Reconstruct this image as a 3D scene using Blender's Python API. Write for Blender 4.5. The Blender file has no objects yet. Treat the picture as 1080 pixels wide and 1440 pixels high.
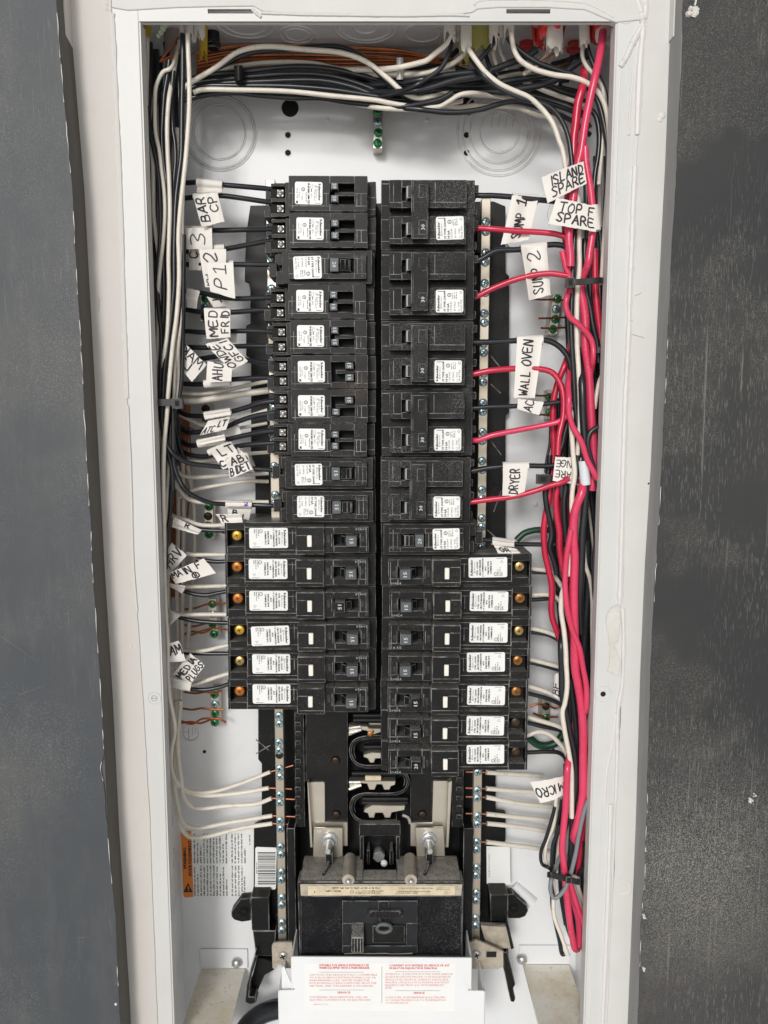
import bpy, bmesh, math, random
from mathutils import Vector, Matrix
R = math.radians
rnd = random.Random(7)
S = 0.001                      # everything below is written in millimetres
scn = bpy.context.scene
COL = scn.collection

# ------------------------------------------------------------------ camera
F_PX, TILT, DIST = 1082.0, R(6.57), 575.0
CT, ST = math.cos(TILT), math.sin(TILT)
cam = bpy.data.cameras.new("camera")
cam.sensor_fit = 'VERTICAL'; cam.sensor_height = 36.0
cam.lens = 36.0 * F_PX / 1440.0
cam.clip_start = 0.01; cam.clip_end = 1000.0
cam_ob = bpy.data.objects.new("camera", cam); COL.objects.link(cam_ob)
cam_ob.location = (0, -DIST * S, 0)
cam_ob.rotation_euler = (R(90) - TILT, 0, 0)
scn.camera = cam_ob

# ------------------------------------------------------------------ light
SUN_EL, SUN_AZ, GROUND_FILL = R(20), R(194), 1.15            # azimuth clockwise from +Y: in front of the wall, a little to the left
world = bpy.data.worlds.new("World"); scn.world = world
world.use_nodes = True
wn = world.node_tree.nodes; wl = world.node_tree.links
wn.clear()
sky = wn.new('ShaderNodeTexSky'); sky.sky_type = 'NISHITA'; sky.sun_disc = False
sky.sun_elevation = SUN_EL; sky.sun_rotation = SUN_AZ
sky.dust_density = 3.0; sky.air_density = 1.0
hs = wn.new('ShaderNodeHueSaturation'); hs.inputs['Saturation'].default_value = 0.12
bg = wn.new('ShaderNodeBackground'); bg.inputs['Strength'].default_value = 0.13
wo = wn.new('ShaderNodeOutputWorld')
wl.new(sky.outputs[0], hs.inputs['Color']); wl.new(hs.outputs[0], bg.inputs['Color'])
# below the horizon the world glows evenly: added fill in place of unseen ground
gb = wn.new('ShaderNodeBackground'); gb.inputs['Color'].default_value = (1.0, .965, .92, 1); gb.inputs['Strength'].default_value = GROUND_FILL
tco = wn.new('ShaderNodeTexCoord'); sxyz = wn.new('ShaderNodeSeparateXYZ'); mr = wn.new('ShaderNodeMapRange')
mr.inputs['From Min'].default_value = -.06; mr.inputs['From Max'].default_value = .02
wl.new(tco.outputs['Generated'], sxyz.inputs[0]); wl.new(sxyz.outputs['Z'], mr.inputs['Value'])
mxs = wn.new('ShaderNodeMixShader')
wl.new(mr.outputs[0], mxs.inputs['Fac']); wl.new(gb.outputs[0], mxs.inputs[1]); wl.new(bg.outputs[0], mxs.inputs[2]); wl.new(mxs.outputs[0], wo.inputs['Surface'])
sun = bpy.data.lights.new("sun", 'SUN'); sun.energy = 2.6; sun.angle = R(13); sun.color = (1.0, 0.975, 0.94)
sun_ob = bpy.data.objects.new("sun", sun); COL.objects.link(sun_ob)
sd = Vector((math.sin(SUN_AZ) * math.cos(SUN_EL), math.cos(SUN_AZ) * math.cos(SUN_EL), math.sin(SUN_EL)))
sun_ob.rotation_euler = (-sd).to_track_quat('-Z', 'Y').to_euler()
vs = scn.view_settings
vs.view_transform = 'Standard'; vs.look = 'None'; vs.gamma = 1.0; vs.exposure = -0.80
scn.cycles.max_bounces = 8; scn.cycles.diffuse_bounces = 5

# ------------------------------------------------------------------ helpers
def P(px, py, Y):
    """point (mm) on the plane Y of the place that lies on the sight line of a pixel of the photograph"""
    u = (px - 540.0) / F_PX; v = -(py - 720.0) / F_PX
    d = (Y + DIST) / (CT + v * ST)
    return Vector((u * d, Y, d * (-ST + v * CT)))
def mmpx(py, Y):
    v = -(py - 720.0) / F_PX
    return (Y + DIST) / (CT + v * ST) / F_PX
def PX(px, py, Y): return P(px, py, Y).x
def PZ(py, Y): return P(540, py, Y).z

def crom(pts, n):
    out = []
    m = len(pts)
    for i in range(m - 1):
        p0 = pts[max(i - 1, 0)]; p1 = pts[i]; p2 = pts[i + 1]; p3 = pts[min(i + 2, m - 1)]
        d1 = max((p1 - p0).length, 1e-6) ** .5; d2 = max((p2 - p1).length, 1e-6) ** .5; d3 = max((p3 - p2).length, 1e-6) ** .5
        if i == 0: p0 = p1 - (p2 - p1); d1 = d2
        if i == m - 2: p3 = p2 + (p2 - p1); d3 = d2
        m1 = ((p1 - p0) / d1 - (p2 - p0) / (d1 + d2) + (p2 - p1) / d2) * d2
        m2 = ((p2 - p1) / d2 - (p3 - p1) / (d2 + d3) + (p3 - p2) / d3) * d2
        for k in range(n):
            t = k / n; t2 = t * t; t3 = t2 * t
            out.append(p1 * (2*t3 - 3*t2 + 1) + m1 * (t3 - 2*t2 + t) + p2 * (-2*t3 + 3*t2) + m2 * (t3 - t2))
    out.append(pts[-1].copy())
    return out

class MB:
    def __init__(s): s.v = []; s.f = []
    def add(s, vs, fs):
        b = len(s.v); s.v += [Vector(v) for v in vs]; s.f += [tuple(i + b for i in f) for f in fs]; return s
    def box(s, x0, x1, y0, y1, z0, z1):
        return s.add([(x0,y0,z0),(x1,y0,z0),(x1,y1,z0),(x0,y1,z0),(x0,y0,z1),(x1,y0,z1),(x1,y1,z1),(x0,y1,z1)],
                     [(0,3,2,1),(4,5,6,7),(0,1,5,4),(1,2,6,5),(2,3,7,6),(3,0,4,7)])
    def _prism(s, a, b):
        n = len(a)
        return s.add(list(a) + list(b), [tuple(range(n)), tuple(range(2*n-1, n-1, -1))] + [(i, i + n, (i+1) % n + n, (i+1) % n) for i in range(n)])
    def prism(s, poly, y0, y1): return s._prism([(x, y0, z) for x, z in poly], [(x, y1, z) for x, z in poly])
    def prismz(s, poly, z0, z1): return s._prism([(x, y, z0) for x, y in poly], [(x, y, z1) for x, y in poly])
    def prismx(s, poly, x0, x1): return s._prism([(x0, y, z) for y, z in poly], [(x1, y, z) for y, z in poly])
    def pxprism(s, poly, Y, th):
        """outline seen in the photograph, standing at depth Y, th mm thick"""
        pts = [P(a, b, Y) for a, b in poly]
        return s.prism([(p.x, p.z) for p in pts], Y, Y + th)
    def cyl(s, c, ax, r, h, n=16, r2=None, ry=1.0, rot=0.0):
        """from c along ax by h"""
        c = Vector(c); ax = Vector(ax).normalized(); r2 = r if r2 is None else r2
        t = Vector((0, 0, 1)) if abs(ax.z) < .9 else Vector((1, 0, 0))
        u = ax.cross(t).normalized(); w = ax.cross(u)
        ring = lambda o, q: [o + u * (math.cos(2*math.pi*i/n + rot) * q) + w * (math.sin(2*math.pi*i/n + rot) * q * ry) for i in range(n)]
        return s._prism(ring(c, r), ring(c + ax * h, r2))
    def tube(s, pts, r, n=10, cap=True, sub=5):
        if sub: pts = crom(pts, sub)
        q = [pts[0]]
        for p in pts[1:]:
            if (p - q[-1]).length > 1e-4: q.append(p)
        pts = q; m = len(pts); b = len(s.v)
        rr = r if callable(r) else (lambda t: r)
        t = (pts[1] - pts[0]).normalized()
        up = Vector((0, 1, 0)) if abs(t.y) < .9 else Vector((1, 0, 0))
        nrm = (up - t * up.dot(t)).normalized()
        for i in range(m):
            t = (pts[min(i+1, m-1)] - pts[max(i-1, 0)])
            if t.length < 1e-6: t = pts[min(i+1, m-1)] - pts[i]
            t.normalize(); nrm = (nrm - t * nrm.dot(t)).normalized(); bi = t.cross(nrm)
            q = rr(i / (m - 1))
            for k in range(n):
                a = 2 * math.pi * k / n
                s.v.append(pts[i] + (nrm * math.cos(a) + bi * math.sin(a)) * q)
        for i in range(m - 1):
            for k in range(n):
                k2 = (k + 1) % n
                s.f.append((b + i*n + k, b + i*n + k2, b + (i+1)*n + k2, b + (i+1)*n + k))
        if cap:
            s.f.append(tuple(b + k for k in range(n - 1, -1, -1))); s.f.append(tuple(b + (m-1)*n + k for k in range(n)))
        return s
    def torus(s, c, ax, r0, r, n=32, k=6, ell=1.0):
        c = Vector(c); ax = Vector(ax).normalized()
        t = Vector((0, 0, 1)) if abs(ax.z) < .9 else Vector((1, 0, 0))
        u = ax.cross(t).normalized(); w = ax.cross(u); b = len(s.v)
        for i in range(n):
            a = 2*math.pi*i/n; d = u * math.cos(a) + w * math.sin(a) * ell; e = u * math.cos(a) + w * math.sin(a)
            for j in range(k):
                q = 2*math.pi*j/k
                s.v.append(c + d * r0 + e * (r * math.cos(q)) + ax * (r * math.sin(q)))
        for i in range(n):
            for j in range(k):
                i2 = (i+1) % n; j2 = (j+1) % k
                s.f.append((b+i*k+j, b+i2*k+j, b+i2*k+j2, b+i*k+j2))
        return s
    def dome(s, c, ax, r, h, n=14, m=4):
        c = Vector(c); ax = Vector(ax).normalized()
        t = Vector((0, 0, 1)) if abs(ax.z) < .9 else Vector((1, 0, 0))
        u = ax.cross(t).normalized(); w = ax.cross(u); b = len(s.v)
        for i in range(m):
            a = (math.pi/2) * i / m
            for k in range(n):
                q = 2*math.pi*k/n
                s.v.append(c + (u*math.cos(q) + w*math.sin(q)) * (r*math.cos(a)) + ax * (h*math.sin(a)))
        s.v.append(c + ax * h)
        for i in range(m-1):
            for k in range(n):
                k2 = (k+1) % n; s.f.append((b+i*n+k, b+i*n+k2, b+(i+1)*n+k2, b+(i+1)*n+k))
        for k in range(n): s.f.append((b+(m-1)*n+k, b+(m-1)*n+(k+1) % n, len(s.v)-1))
        s.f.append(tuple(b + k for k in range(n-1, -1, -1)))
        return s
    def mesh(s, name, mat, off=(0, 0, 0), bevel=0.0, edge_mat=None, ang=38):
        off = Vector(off)
        me = bpy.data.meshes.new(name)
        me.from_pydata([tuple((v - off) * S) for v in s.v], [], s.f)
        bm = bmesh.new(); bm.from_mesh(me)
        bmesh.ops.recalc_face_normals(bm, faces=bm.faces[:])
        if bevel:
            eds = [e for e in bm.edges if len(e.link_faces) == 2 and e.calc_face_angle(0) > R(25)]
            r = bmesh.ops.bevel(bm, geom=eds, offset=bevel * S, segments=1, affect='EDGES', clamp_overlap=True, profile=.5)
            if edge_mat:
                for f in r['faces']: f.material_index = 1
        bm.to_mesh(me); bm.free()
        me.materials.append(mat)
        if edge_mat: me.materials.append(edge_mat)
        me.polygons.foreach_set('use_smooth', [True] * len(me.polygons))
        me.set_sharp_from_angle(angle=R(ang))
        me.update()
        return me

def ob(name, me, parent=None, loc=(0, 0, 0)):
    o = bpy.data.objects.new(name, me); COL.objects.link(o)
    o.location = Vector(loc) * S
    if parent: o.parent = parent
    if name == 'seam': o['kind'] = 'stuff'          # hair-thin mould lines of one breaker
    return o
def tag(o, label, cat, group=None, kind=None):
    if label: o['label'] = label
    if cat: o['category'] = cat
    if group: o['group'] = group
    if kind: o['kind'] = kind
    return o
def thing(name, label, cat, loc, group=None, rot=None):
    o = bpy.data.objects.new(name, None); COL.objects.link(o)
    o.empty_display_size = 0.01
    o.location = Vector(loc) * S
    if rot: o.rotation_euler = rot
    o['_x'] = 1; del o['_x']
    return tag(o, label, cat, group)
def part(name, mb, mat, root, bevel=0.0, edge=None, label=None, ang=38):
    """mb in place coordinates, root an unrotated thing (or a part of one)"""
    org = Vector(root.location) / S
    r = root.parent
    while r: org += Vector(r.location) / S; r = r.parent
    o = ob(name, mb.mesh(name, mat, org, bevel, edge, ang), root)
    if label: o['label'] = label
    return o

# ------------------------------------------------------------------ materials
def mat(name, col, rough=.5, metal=0.0, spec=.5, noise=None, bump=None, dust=None, coat=0.0, speck=None, sheen=0):
    m = bpy.data.materials.new(name); m.use_nodes = True
    nt = m.node_tree; N = nt.nodes; L = nt.links
    b = N['Principled BSDF']
    b.inputs['Roughness'].default_value = rough; b.inputs['Metallic'].default_value = metal
    b.inputs['Specular IOR Level'].default_value = spec
    if coat: b.inputs['Coat Weight'].default_value = coat; b.inputs['Coat Roughness'].default_value = .15
    rgb = N.new('ShaderNodeRGB'); rgb.outputs[0].default_value = (*col, 1); cur = rgb.outputs[0]
    tc = N.new('ShaderNodeNewGeometry')
    def nz(scale, detail=3, rough_=.6, stretch=None):
        n = N.new('ShaderNodeTexNoise'); n.inputs['Scale'].default_value = scale; n.inputs['Detail'].default_value = detail; n.inputs['Roughness'].default_value = rough_
        if stretch:
            mp = N.new('ShaderNodeMapping'); mp.inputs['Scale'].default_value = stretch
            L.new(tc.outputs['Position'], mp.inputs['Vector']); L.new(mp.outputs[0], n.inputs['Vector'])
        else: L.new(tc.outputs['Position'], n.inputs['Vector'])
        return n.outputs['Fac']
    def ramp(src, a, c):
        r = N.new('ShaderNodeMapRange'); r.inputs['From Min'].default_value = a; r.inputs['From Max'].default_value = c
        L.new(src, r.inputs['Value']); return r.outputs[0]
    def mix(fac, a, c, amt=1.0):
        x = N.new('ShaderNodeMix'); x.data_type = 'RGBA'
        if amt != 1.0:
            mu = N.new('ShaderNodeMath'); mu.operation = 'MULTIPLY'; mu.inputs[1].default_value = amt; L.new(fac, mu.inputs[0]); fac = mu.outputs[0]
        L.new(fac, x.inputs['Factor'])
        if isinstance(a, tuple): x.inputs['A'].default_value = (*a, 1)
        else: L.new(a, x.inputs['A'])
        if isinstance(c, tuple): x.inputs['B'].default_value = (*c, 1)
        else: L.new(c, x.inputs['B'])
        return x.outputs['Result']
    def mul(a, c):
        x = N.new('ShaderNodeMath'); x.operation = 'MULTIPLY'; L.new(a, x.inputs[0])
        if isinstance(c, float): x.inputs[1].default_value = c
        else: L.new(c, x.inputs[1])
        return x.outputs[0]
    for nn in (noise or []):           # (scale, lo, hi, colour, amount[, stretch])
        cur = mix(ramp(nz(nn[0], 4, .65, nn[5] if len(nn) > 5 else None), nn[1], nn[2]), cur, nn[3], nn[4])
    for sp in (speck or []):           # (scale, lo, hi, colour, amount, (mask scale, lo, hi) or None[, stretch])
        f = ramp(nz(sp[0], 2, .5, sp[6] if len(sp) > 6 else None), sp[1], sp[2])
        if sp[5] and sp[5][0] == 'at':      # marks gathered round one place: a stain, and a painted sunlit patch
            vd = N.new('ShaderNodeVectorMath'); vd.operation = 'DISTANCE'; vd.inputs[1].default_value = sp[5][1]
            L.new(tc.outputs['Position'], vd.inputs[0]); f = mul(f, ramp(vd.outputs['Value'], sp[5][3], sp[5][2]))
        elif sp[5]: f = mul(f, ramp(nz(sp[5][0], 3, .6), sp[5][1], sp[5][2]))
        cur = mix(f, cur, sp[3], sp[4])
    if dust:                           # dust lies on what faces up
        sx = N.new('ShaderNodeSeparateXYZ'); L.new(tc.outputs['True Normal'], sx.inputs[0])
        f = mul(ramp(sx.outputs['Z'], .35, .9), ramp(nz(1500, 3, .7), .40, .60))
        cur = mix(f, cur, dust, .80)
    L.new(cur, b.inputs['Base Color'])
    if bump:                           # list of (scale, strength, distance mm)
        prev = None
        for bb in bump:
            bp = N.new('ShaderNodeBump'); bp.inputs['Strength'].default_value = bb[1]; bp.inputs['Distance'].default_value = bb[2] * S
            L.new(nz(bb[0], 4, .6, bb[3] if len(bb) > 3 else None), bp.inputs['Height'])
            if prev: L.new(prev, bp.inputs['Normal'])
            prev = bp.outputs[0]
        L.new(prev, b.inputs['Normal'])
    return m

DUSTC = (.37, .355, .32)
M = {}
M['black'] = mat('black_plastic', (.0062, .0062, .0068), .46, spec=.24, dust=DUSTC, noise=[(60, .45, .75, (.010, .0095, .009), .7)],
                 speck=[(1500, .60, .72, (.22, .21, .19), .6, (30, .40, .62)), (900, .42, .66, (.17, .11, .065), .5, ('at', (-.0217, .010, .0267), .002, .015))], bump=[(1800, .15, .05)])
M['black_dusty'] = mat('dust_speckled_black_plastic', (.0058, .0058, .0063), .52, spec=.20, dust=DUSTC,
                 speck=[(2300, .565, .65, (.30, .30, .29), .7, (15, .40, .60))], noise=[(40, .45, .7, (.013, .013, .013), .8)], bump=[(1500, .3, .1)])
M['black_smooth'] = mat('smooth_black_plastic', (.0055, .0056, .0064), .42, spec=.22, noise=[(45, .45, .8, (.014, .0135, .013), .8)], speck=[(1400, .63, .70, (.16, .15, .13), .5, (30, .42, .62))])
M['black_nodust'] = M['black_smooth']
M['mb_plate'] = mat('handle_plate_grey', (.014, .0155, .018), .42, spec=.25, noise=[(70, .42, .7, (.022, .023, .026), .8)], speck=[(1500, .62, .70, (.16, .16, .16), .5, (24, .40, .60))])
M['mb_face'] = mat('main_breaker_face', (.0055, .0062, .008), .5, spec=.15, noise=[(70, .42, .7, (.014, .0145, .016), .8)], speck=[(1500, .60, .68, (.22, .22, .22), .6, (24, .40, .60))], bump=[(1500, .3, .1)])
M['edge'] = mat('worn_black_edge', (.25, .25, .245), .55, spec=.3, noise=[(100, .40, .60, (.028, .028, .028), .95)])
M['void'] = mat('dark_opening', (.004, .004, .004), .8)
M['slate'] = mat('handle_face_grey', (.075, .085, .092), .5, speck=[(1200, .6, .7, (.2, .2, .2), .4, None)])
M['handle_light'] = mat('handle_light_grey', (.36, .38, .38), .4)
M['line'] = mat('mould_line_grey', (.30, .30, .29), .6, noise=[(140, .40, .60, (.04, .04, .04), .85)])
M['press'] = mat('pressed_line', (.36, .355, .35), .6, noise=[(60, .42, .60, (.74, .74, .74), .95)])
M['white_coat'] = mat('white_powder_coat', (.77, .785, .80), .40, noise=[(9, .4, .75, (.72, .725, .725), .7), (35, .58, .75, (.64, .63, .60), .35)], bump=[(500, .08, .1)])
M['white_flange'] = mat('white_flange_paint', (.62, .625, .61), .45, noise=[(12, .4, .75, (.56, .555, .535), .7)], bump=[(90, .6, .8, (1, 1, .12)), (25, .4, .8, (1, 1, .5)), (700, .2, .12)])
M['cream_flange'] = mat('flange_paint', (.60, .60, .585), .42, noise=[(12, .4, .75, (.555, .55, .53), .7)], bump=[(300, .10, .12)])
M['casing'] = mat('casing_paint', (.58, .555, .525), .6, noise=[(14, .35, .75, (.55, .525, .495), .8), (70, .55, .8, (.49, .46, .425), .35)], bump=[(35, .15, .25), (900, .2, .12)])
M['casing_w'] = mat('white_casing_paint', (.63, .63, .61), .6, noise=[(14, .35, .75, (.565, .56, .54), .8)], bump=[(60, .5, .7, (1, 1, .2)), (20, .4, .8, (1, 1, .5)), (900, .2, .12)])
M['caulk'] = mat('caulk_bead', (.665, .655, .63), .5, bump=[(160, .5, .6)])
M['plaster'] = mat('bare_plaster', (.60, .575, .53), .8, noise=[(45, .42, .62, (.66, .65, .62), .9), (160, .5, .7, (.50, .44, .35), .4)], bump=[(400, .5, .3)])
M['board_l'] = mat('blue_grey_board', (.050, .058, .067), .6, noise=[(5, .35, .7, (.070, .074, .077), .8), (11, .48, .68, (.100, .098, .094), .5), (40, .5, .72, (.115, .112, .105), .4, (1, 1, .22))],
     speck=[(1900, .58, .68, (.30, .30, .29), .5, (12, .42, .62)), (1300, .62, .74, (.20, .21, .21), .35, (9, .44, .62), (1, 1, .05))], bump=[(900, .3, .12)])
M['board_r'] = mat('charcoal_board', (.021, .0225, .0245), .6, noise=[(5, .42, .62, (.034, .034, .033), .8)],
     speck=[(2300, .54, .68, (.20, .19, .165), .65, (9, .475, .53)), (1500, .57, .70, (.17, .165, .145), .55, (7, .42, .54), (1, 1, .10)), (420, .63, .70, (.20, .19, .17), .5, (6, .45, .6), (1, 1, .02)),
            (1700, .47, .66, (.36, .35, .32), .65, ('at', (.236, -.025, -.335), .025, .115)), (2000, .52, .66, (.30, .27, .26), .5, ('at', (.225, -.025, -.45), .02, .10))], bump=[(1100, .3, .12)])  # pale specks low on the board: scuffs, and its sunlit patch painted in
M['board_edge_l'] = mat('board_edge_brown', (.115, .105, .095), .8, noise=[(60, .4, .7, (.085, .078, .07), .8, (1, 1, .2))], bump=[(500, .4, .2)])
M['board_edge_r'] = mat('board_edge_grey', (.27, .27, .265), .7, noise=[(60, .4, .7, (.21, .21, .205), .8, (1, 1, .2))], bump=[(500, .4, .2)])
M['w_black'] = mat('black_wire', (.011, .013, .017), .28, noise=[(50, .4, .7, (.022, .024, .028), .8)])
M['w_white'] = mat('white_wire', (.74, .69, .605), .40, noise=[(40, .4, .7, (.65, .60, .52), .8), (160, .55, .75, (.50, .46, .40), .5)])
M['w_red'] = mat('red_wire', (.55, .022, .065), .26, noise=[(40, .4, .7, (.46, .012, .040), .8)], speck=[(900, .62, .72, (.62, .25, .27), .5, (30, .45, .65))])
M['w_pink'] = mat('bright_red_wire', (.68, .055, .13), .24, noise=[(30, .4, .7, (.55, .025, .075), .8)], speck=[(900, .62, .72, (.75, .35, .40), .5, (30, .45, .65))])
M['w_green'] = mat('green_wire', (.012, .060, .035), .4)
M['w_grey'] = mat('grey_wire', (.20, .22, .235), .4)
M['w_tip'] = mat('dull_copper_tip', (.30, .11, .06), .4, metal=.6, noise=[(300, .4, .7, (.14, .05, .03), .8)])
M['w_copper'] = mat('bare_copper', (.50, .17, .07), .32, metal=.9, noise=[(80, .4, .7, (.26, .075, .035), .8)])
M['zinc'] = mat('zinc_screw', (.46, .60, .65), .28, metal=.8, noise=[(500, .45, .62, (.22, .40, .46), .7)])
M['recess_warm'] = mat('screw_recess_brown', (.10, .045, .012), .5, metal=.5)
M['recess'] = mat('screw_recess', (.045, .06, .065), .5, metal=.4)
M['steel'] = mat('silver_plated_bar', (.50, .45, .37), .36, metal=.7, noise=[(60, .40, .7, (.50, .42, .33), .7, (1, 1, .4))])
M['lug'] = mat('plated_lug', (.62, .58, .50), .38, metal=.85, noise=[(40, .4, .7, (.50, .45, .38), .7)], bump=[(500, .2, .1)])
M['silver'] = mat('terminal_silver', (.62, .61, .58), .38, metal=.55, noise=[(500, .4, .65, (.30, .29, .27), .7)])
M['bolt'] = mat('steel_bolt', (.60, .61, .61), .35, metal=.7, noise=[(300, .4, .65, (.38, .38, .38), .7)])
M['gold'] = mat('gold_screw', (.66, .40, .07), .38, metal=.8, noise=[(400, .4, .65, (.30, .15, .02), .7)])
M['orange'] = mat('orange_screw', (.58, .20, .035), .42, metal=.7, noise=[(400, .4, .65, (.22, .07, .015), .7)])
M['rust'] = mat('rusty_brass_screw', (.50, .22, .07), .4, metal=.8, noise=[(400, .4, .6, (.12, .05, .02), .8)])
M['brass'] = mat('brass_screw', (.55, .40, .18), .35, metal=1.0, noise=[(400, .4, .6, (.30, .18, .06), .8)])
M['darkscrew'] = mat('dark_screw', (.05, .035, .025), .4, metal=.8)
M['green'] = mat('green_screw', (.012, .22, .075), .28, metal=.5, coat=.3)
M['sticker'] = mat('white_sticker', (.80, .81, .80), .45, noise=[(60, .4, .8, (.74, .75, .74), .6)])
M['ink'] = mat('black_ink', (.022, .022, .025), .6)
M['ink_soft'] = mat('faint_black_ink', (.13, .13, .135), .6)
M['ink_red'] = mat('red_ink', (.62, .09, .10), .6)
M['ink_white'] = mat('white_ink', (.50, .56, .60), .6)
M['emboss'] = mat('embossed_letter', (.085, .085, .085), .55)
M['marker'] = mat('black_marker', (.020, .016, .022), .55)
M['purple'] = mat('purple_marker', (.15, .06, .38), .55)
M['paper'] = mat('paper_tag', (.75, .725, .685), .6, noise=[(45, .35, .75, (.765, .72, .66), .8)], bump=[(90, .25, .6)])
M['jacket'] = mat('cable_jacket', (.70, .665, .62), .5, noise=[(60, .4, .7, (.60, .55, .50), .7)])
M['jacket_y'] = mat('yellow_jacket', (.55, .36, .035), .45)
M['jacket_yg'] = mat('pale_yellow_jacket', (.50, .47, .14), .45)
M['jacket_g'] = mat('pale_green_glob', (.62, .72, .55), .35)
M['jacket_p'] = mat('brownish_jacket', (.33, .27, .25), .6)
M['red_clamp'] = mat('red_clamp', (.60, .045, .045), .4)
M['tie'] = mat('black_nylon', (.008, .008, .009), .45)
M['clear_tie'] = mat('clear_nylon', (.62, .60, .58), .35)
M['button'] = mat('white_button', (.80, .78, .70), .4)
M['orange_lbl'] = mat('orange_label', (.80, .235, .035), .45)
M['cream_lbl'] = mat('cream_label', (.66, .57, .40), .6, noise=[(120, .4, .65, (.45, .38, .26), .7)])
M['dusty_steel'] = mat('dusty_steel', (.50, .45, .37), .6, metal=.35, noise=[(140, .4, .65, (.33, .28, .21), .8)], dust=DUSTC)
M['shelf'] = mat('stained_white_shelf', (.84, .80, .71), .6, noise=[(26, .42, .66, (.66, .54, .36), .75), (300, .58, .7, (.30, .24, .16), .5)])
M['chip'] = mat('white_paint_chip', (.70, .70, .68), .7)
M['scratch'] = mat('pale_scratch', (.26, .26, .255), .7)
M['tape'] = mat('pale_grey_tape', (.66, .70, .73), .4)

# ------------------------------------------------------------------ lettering
_txt = {}
def font_mesh(s):
    if s not in _txt:
        cu = bpy.data.curves.new('lettering', 'FONT'); cu.body = s; cu.size = 1.0; cu.resolution_u = 1
        o = bpy.data.objects.new('lettering', cu)
        me = bpy.data.meshes.new_from_object(o)
        vs = [(v.co.x, v.co.y) for v in me.vertices]; fs = [tuple(p.vertices) for p in me.polygons]
        xs = [v[0] for v in vs] or [0, 1]
        _txt[s] = (vs, fs, min(xs), max(xs))
        bpy.data.objects.remove(o); bpy.data.meshes.remove(me); bpy.data.curves.remove(cu)
    return _txt[s]
def put_text(mb, s, fr, x, y, cap, width=None, align='l', bold=0.0):
    """letters with capitals cap mm high, baseline at (x, y) of the frame fr(s, t) -> place"""
    vs, fs, a, b = font_mesh(s)
    k = cap / .69; kx = k if width is None else width / max(b - a, 1e-6)
    w = (b - a) * kx
    x0 = x - (0 if align == 'l' else w / 2 if align == 'c' else w)
    mb.add([fr(x0 + (vx - a) * kx, y + vy * k) for vx, vy in vs], fs)
    if bold:
        for q in (-bold, bold): mb.add([(lambda p: (p[0], p[1] - .006 * (1 if q > 0 else 2), p[2]))(fr(x0 + (vx - a) * kx + q, y + vy * k + q * .4)) for vx, vy in vs], fs)
def bar(mb, fr, x0, x1, y0, y1):
    mb.add([fr(x0, y0), fr(x1, y0), fr(x1, y1), fr(x0, y1)], [(0, 1, 2, 3)])
def greek(mb, fr, x0, x1, y, h, rr):
    """a line of print too small to read"""
    x = x0
    while x < x1 - h * .5:
        w = min(rr.uniform(1.2, 4.5) * h, x1 - x)
        n = max(1, int(w / (h * .55)))
        for i in range(n):
            a = x + w * i / n
            lo = 0 if rr.random() < .8 else h * .3
            bar(mb, fr, a, a + w / n * .68, y + lo, y + h * (1 if rr.random() < .35 else .72))
        x += w + h * .55
def ring2(mb, fr, x, y, r, w, n=18):
    v = []
    for i in range(n):
        a = 2*math.pi*i/n
        v += [fr(x + r*math.cos(a), y + r*math.sin(a)), fr(x + (r-w)*math.cos(a), y + (r-w)*math.sin(a))]
    mb.add(v, [(2*i, (2*i+2) % (2*n), (2*i+3) % (2*n), 2*i+1) for i in range(n)])

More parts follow.
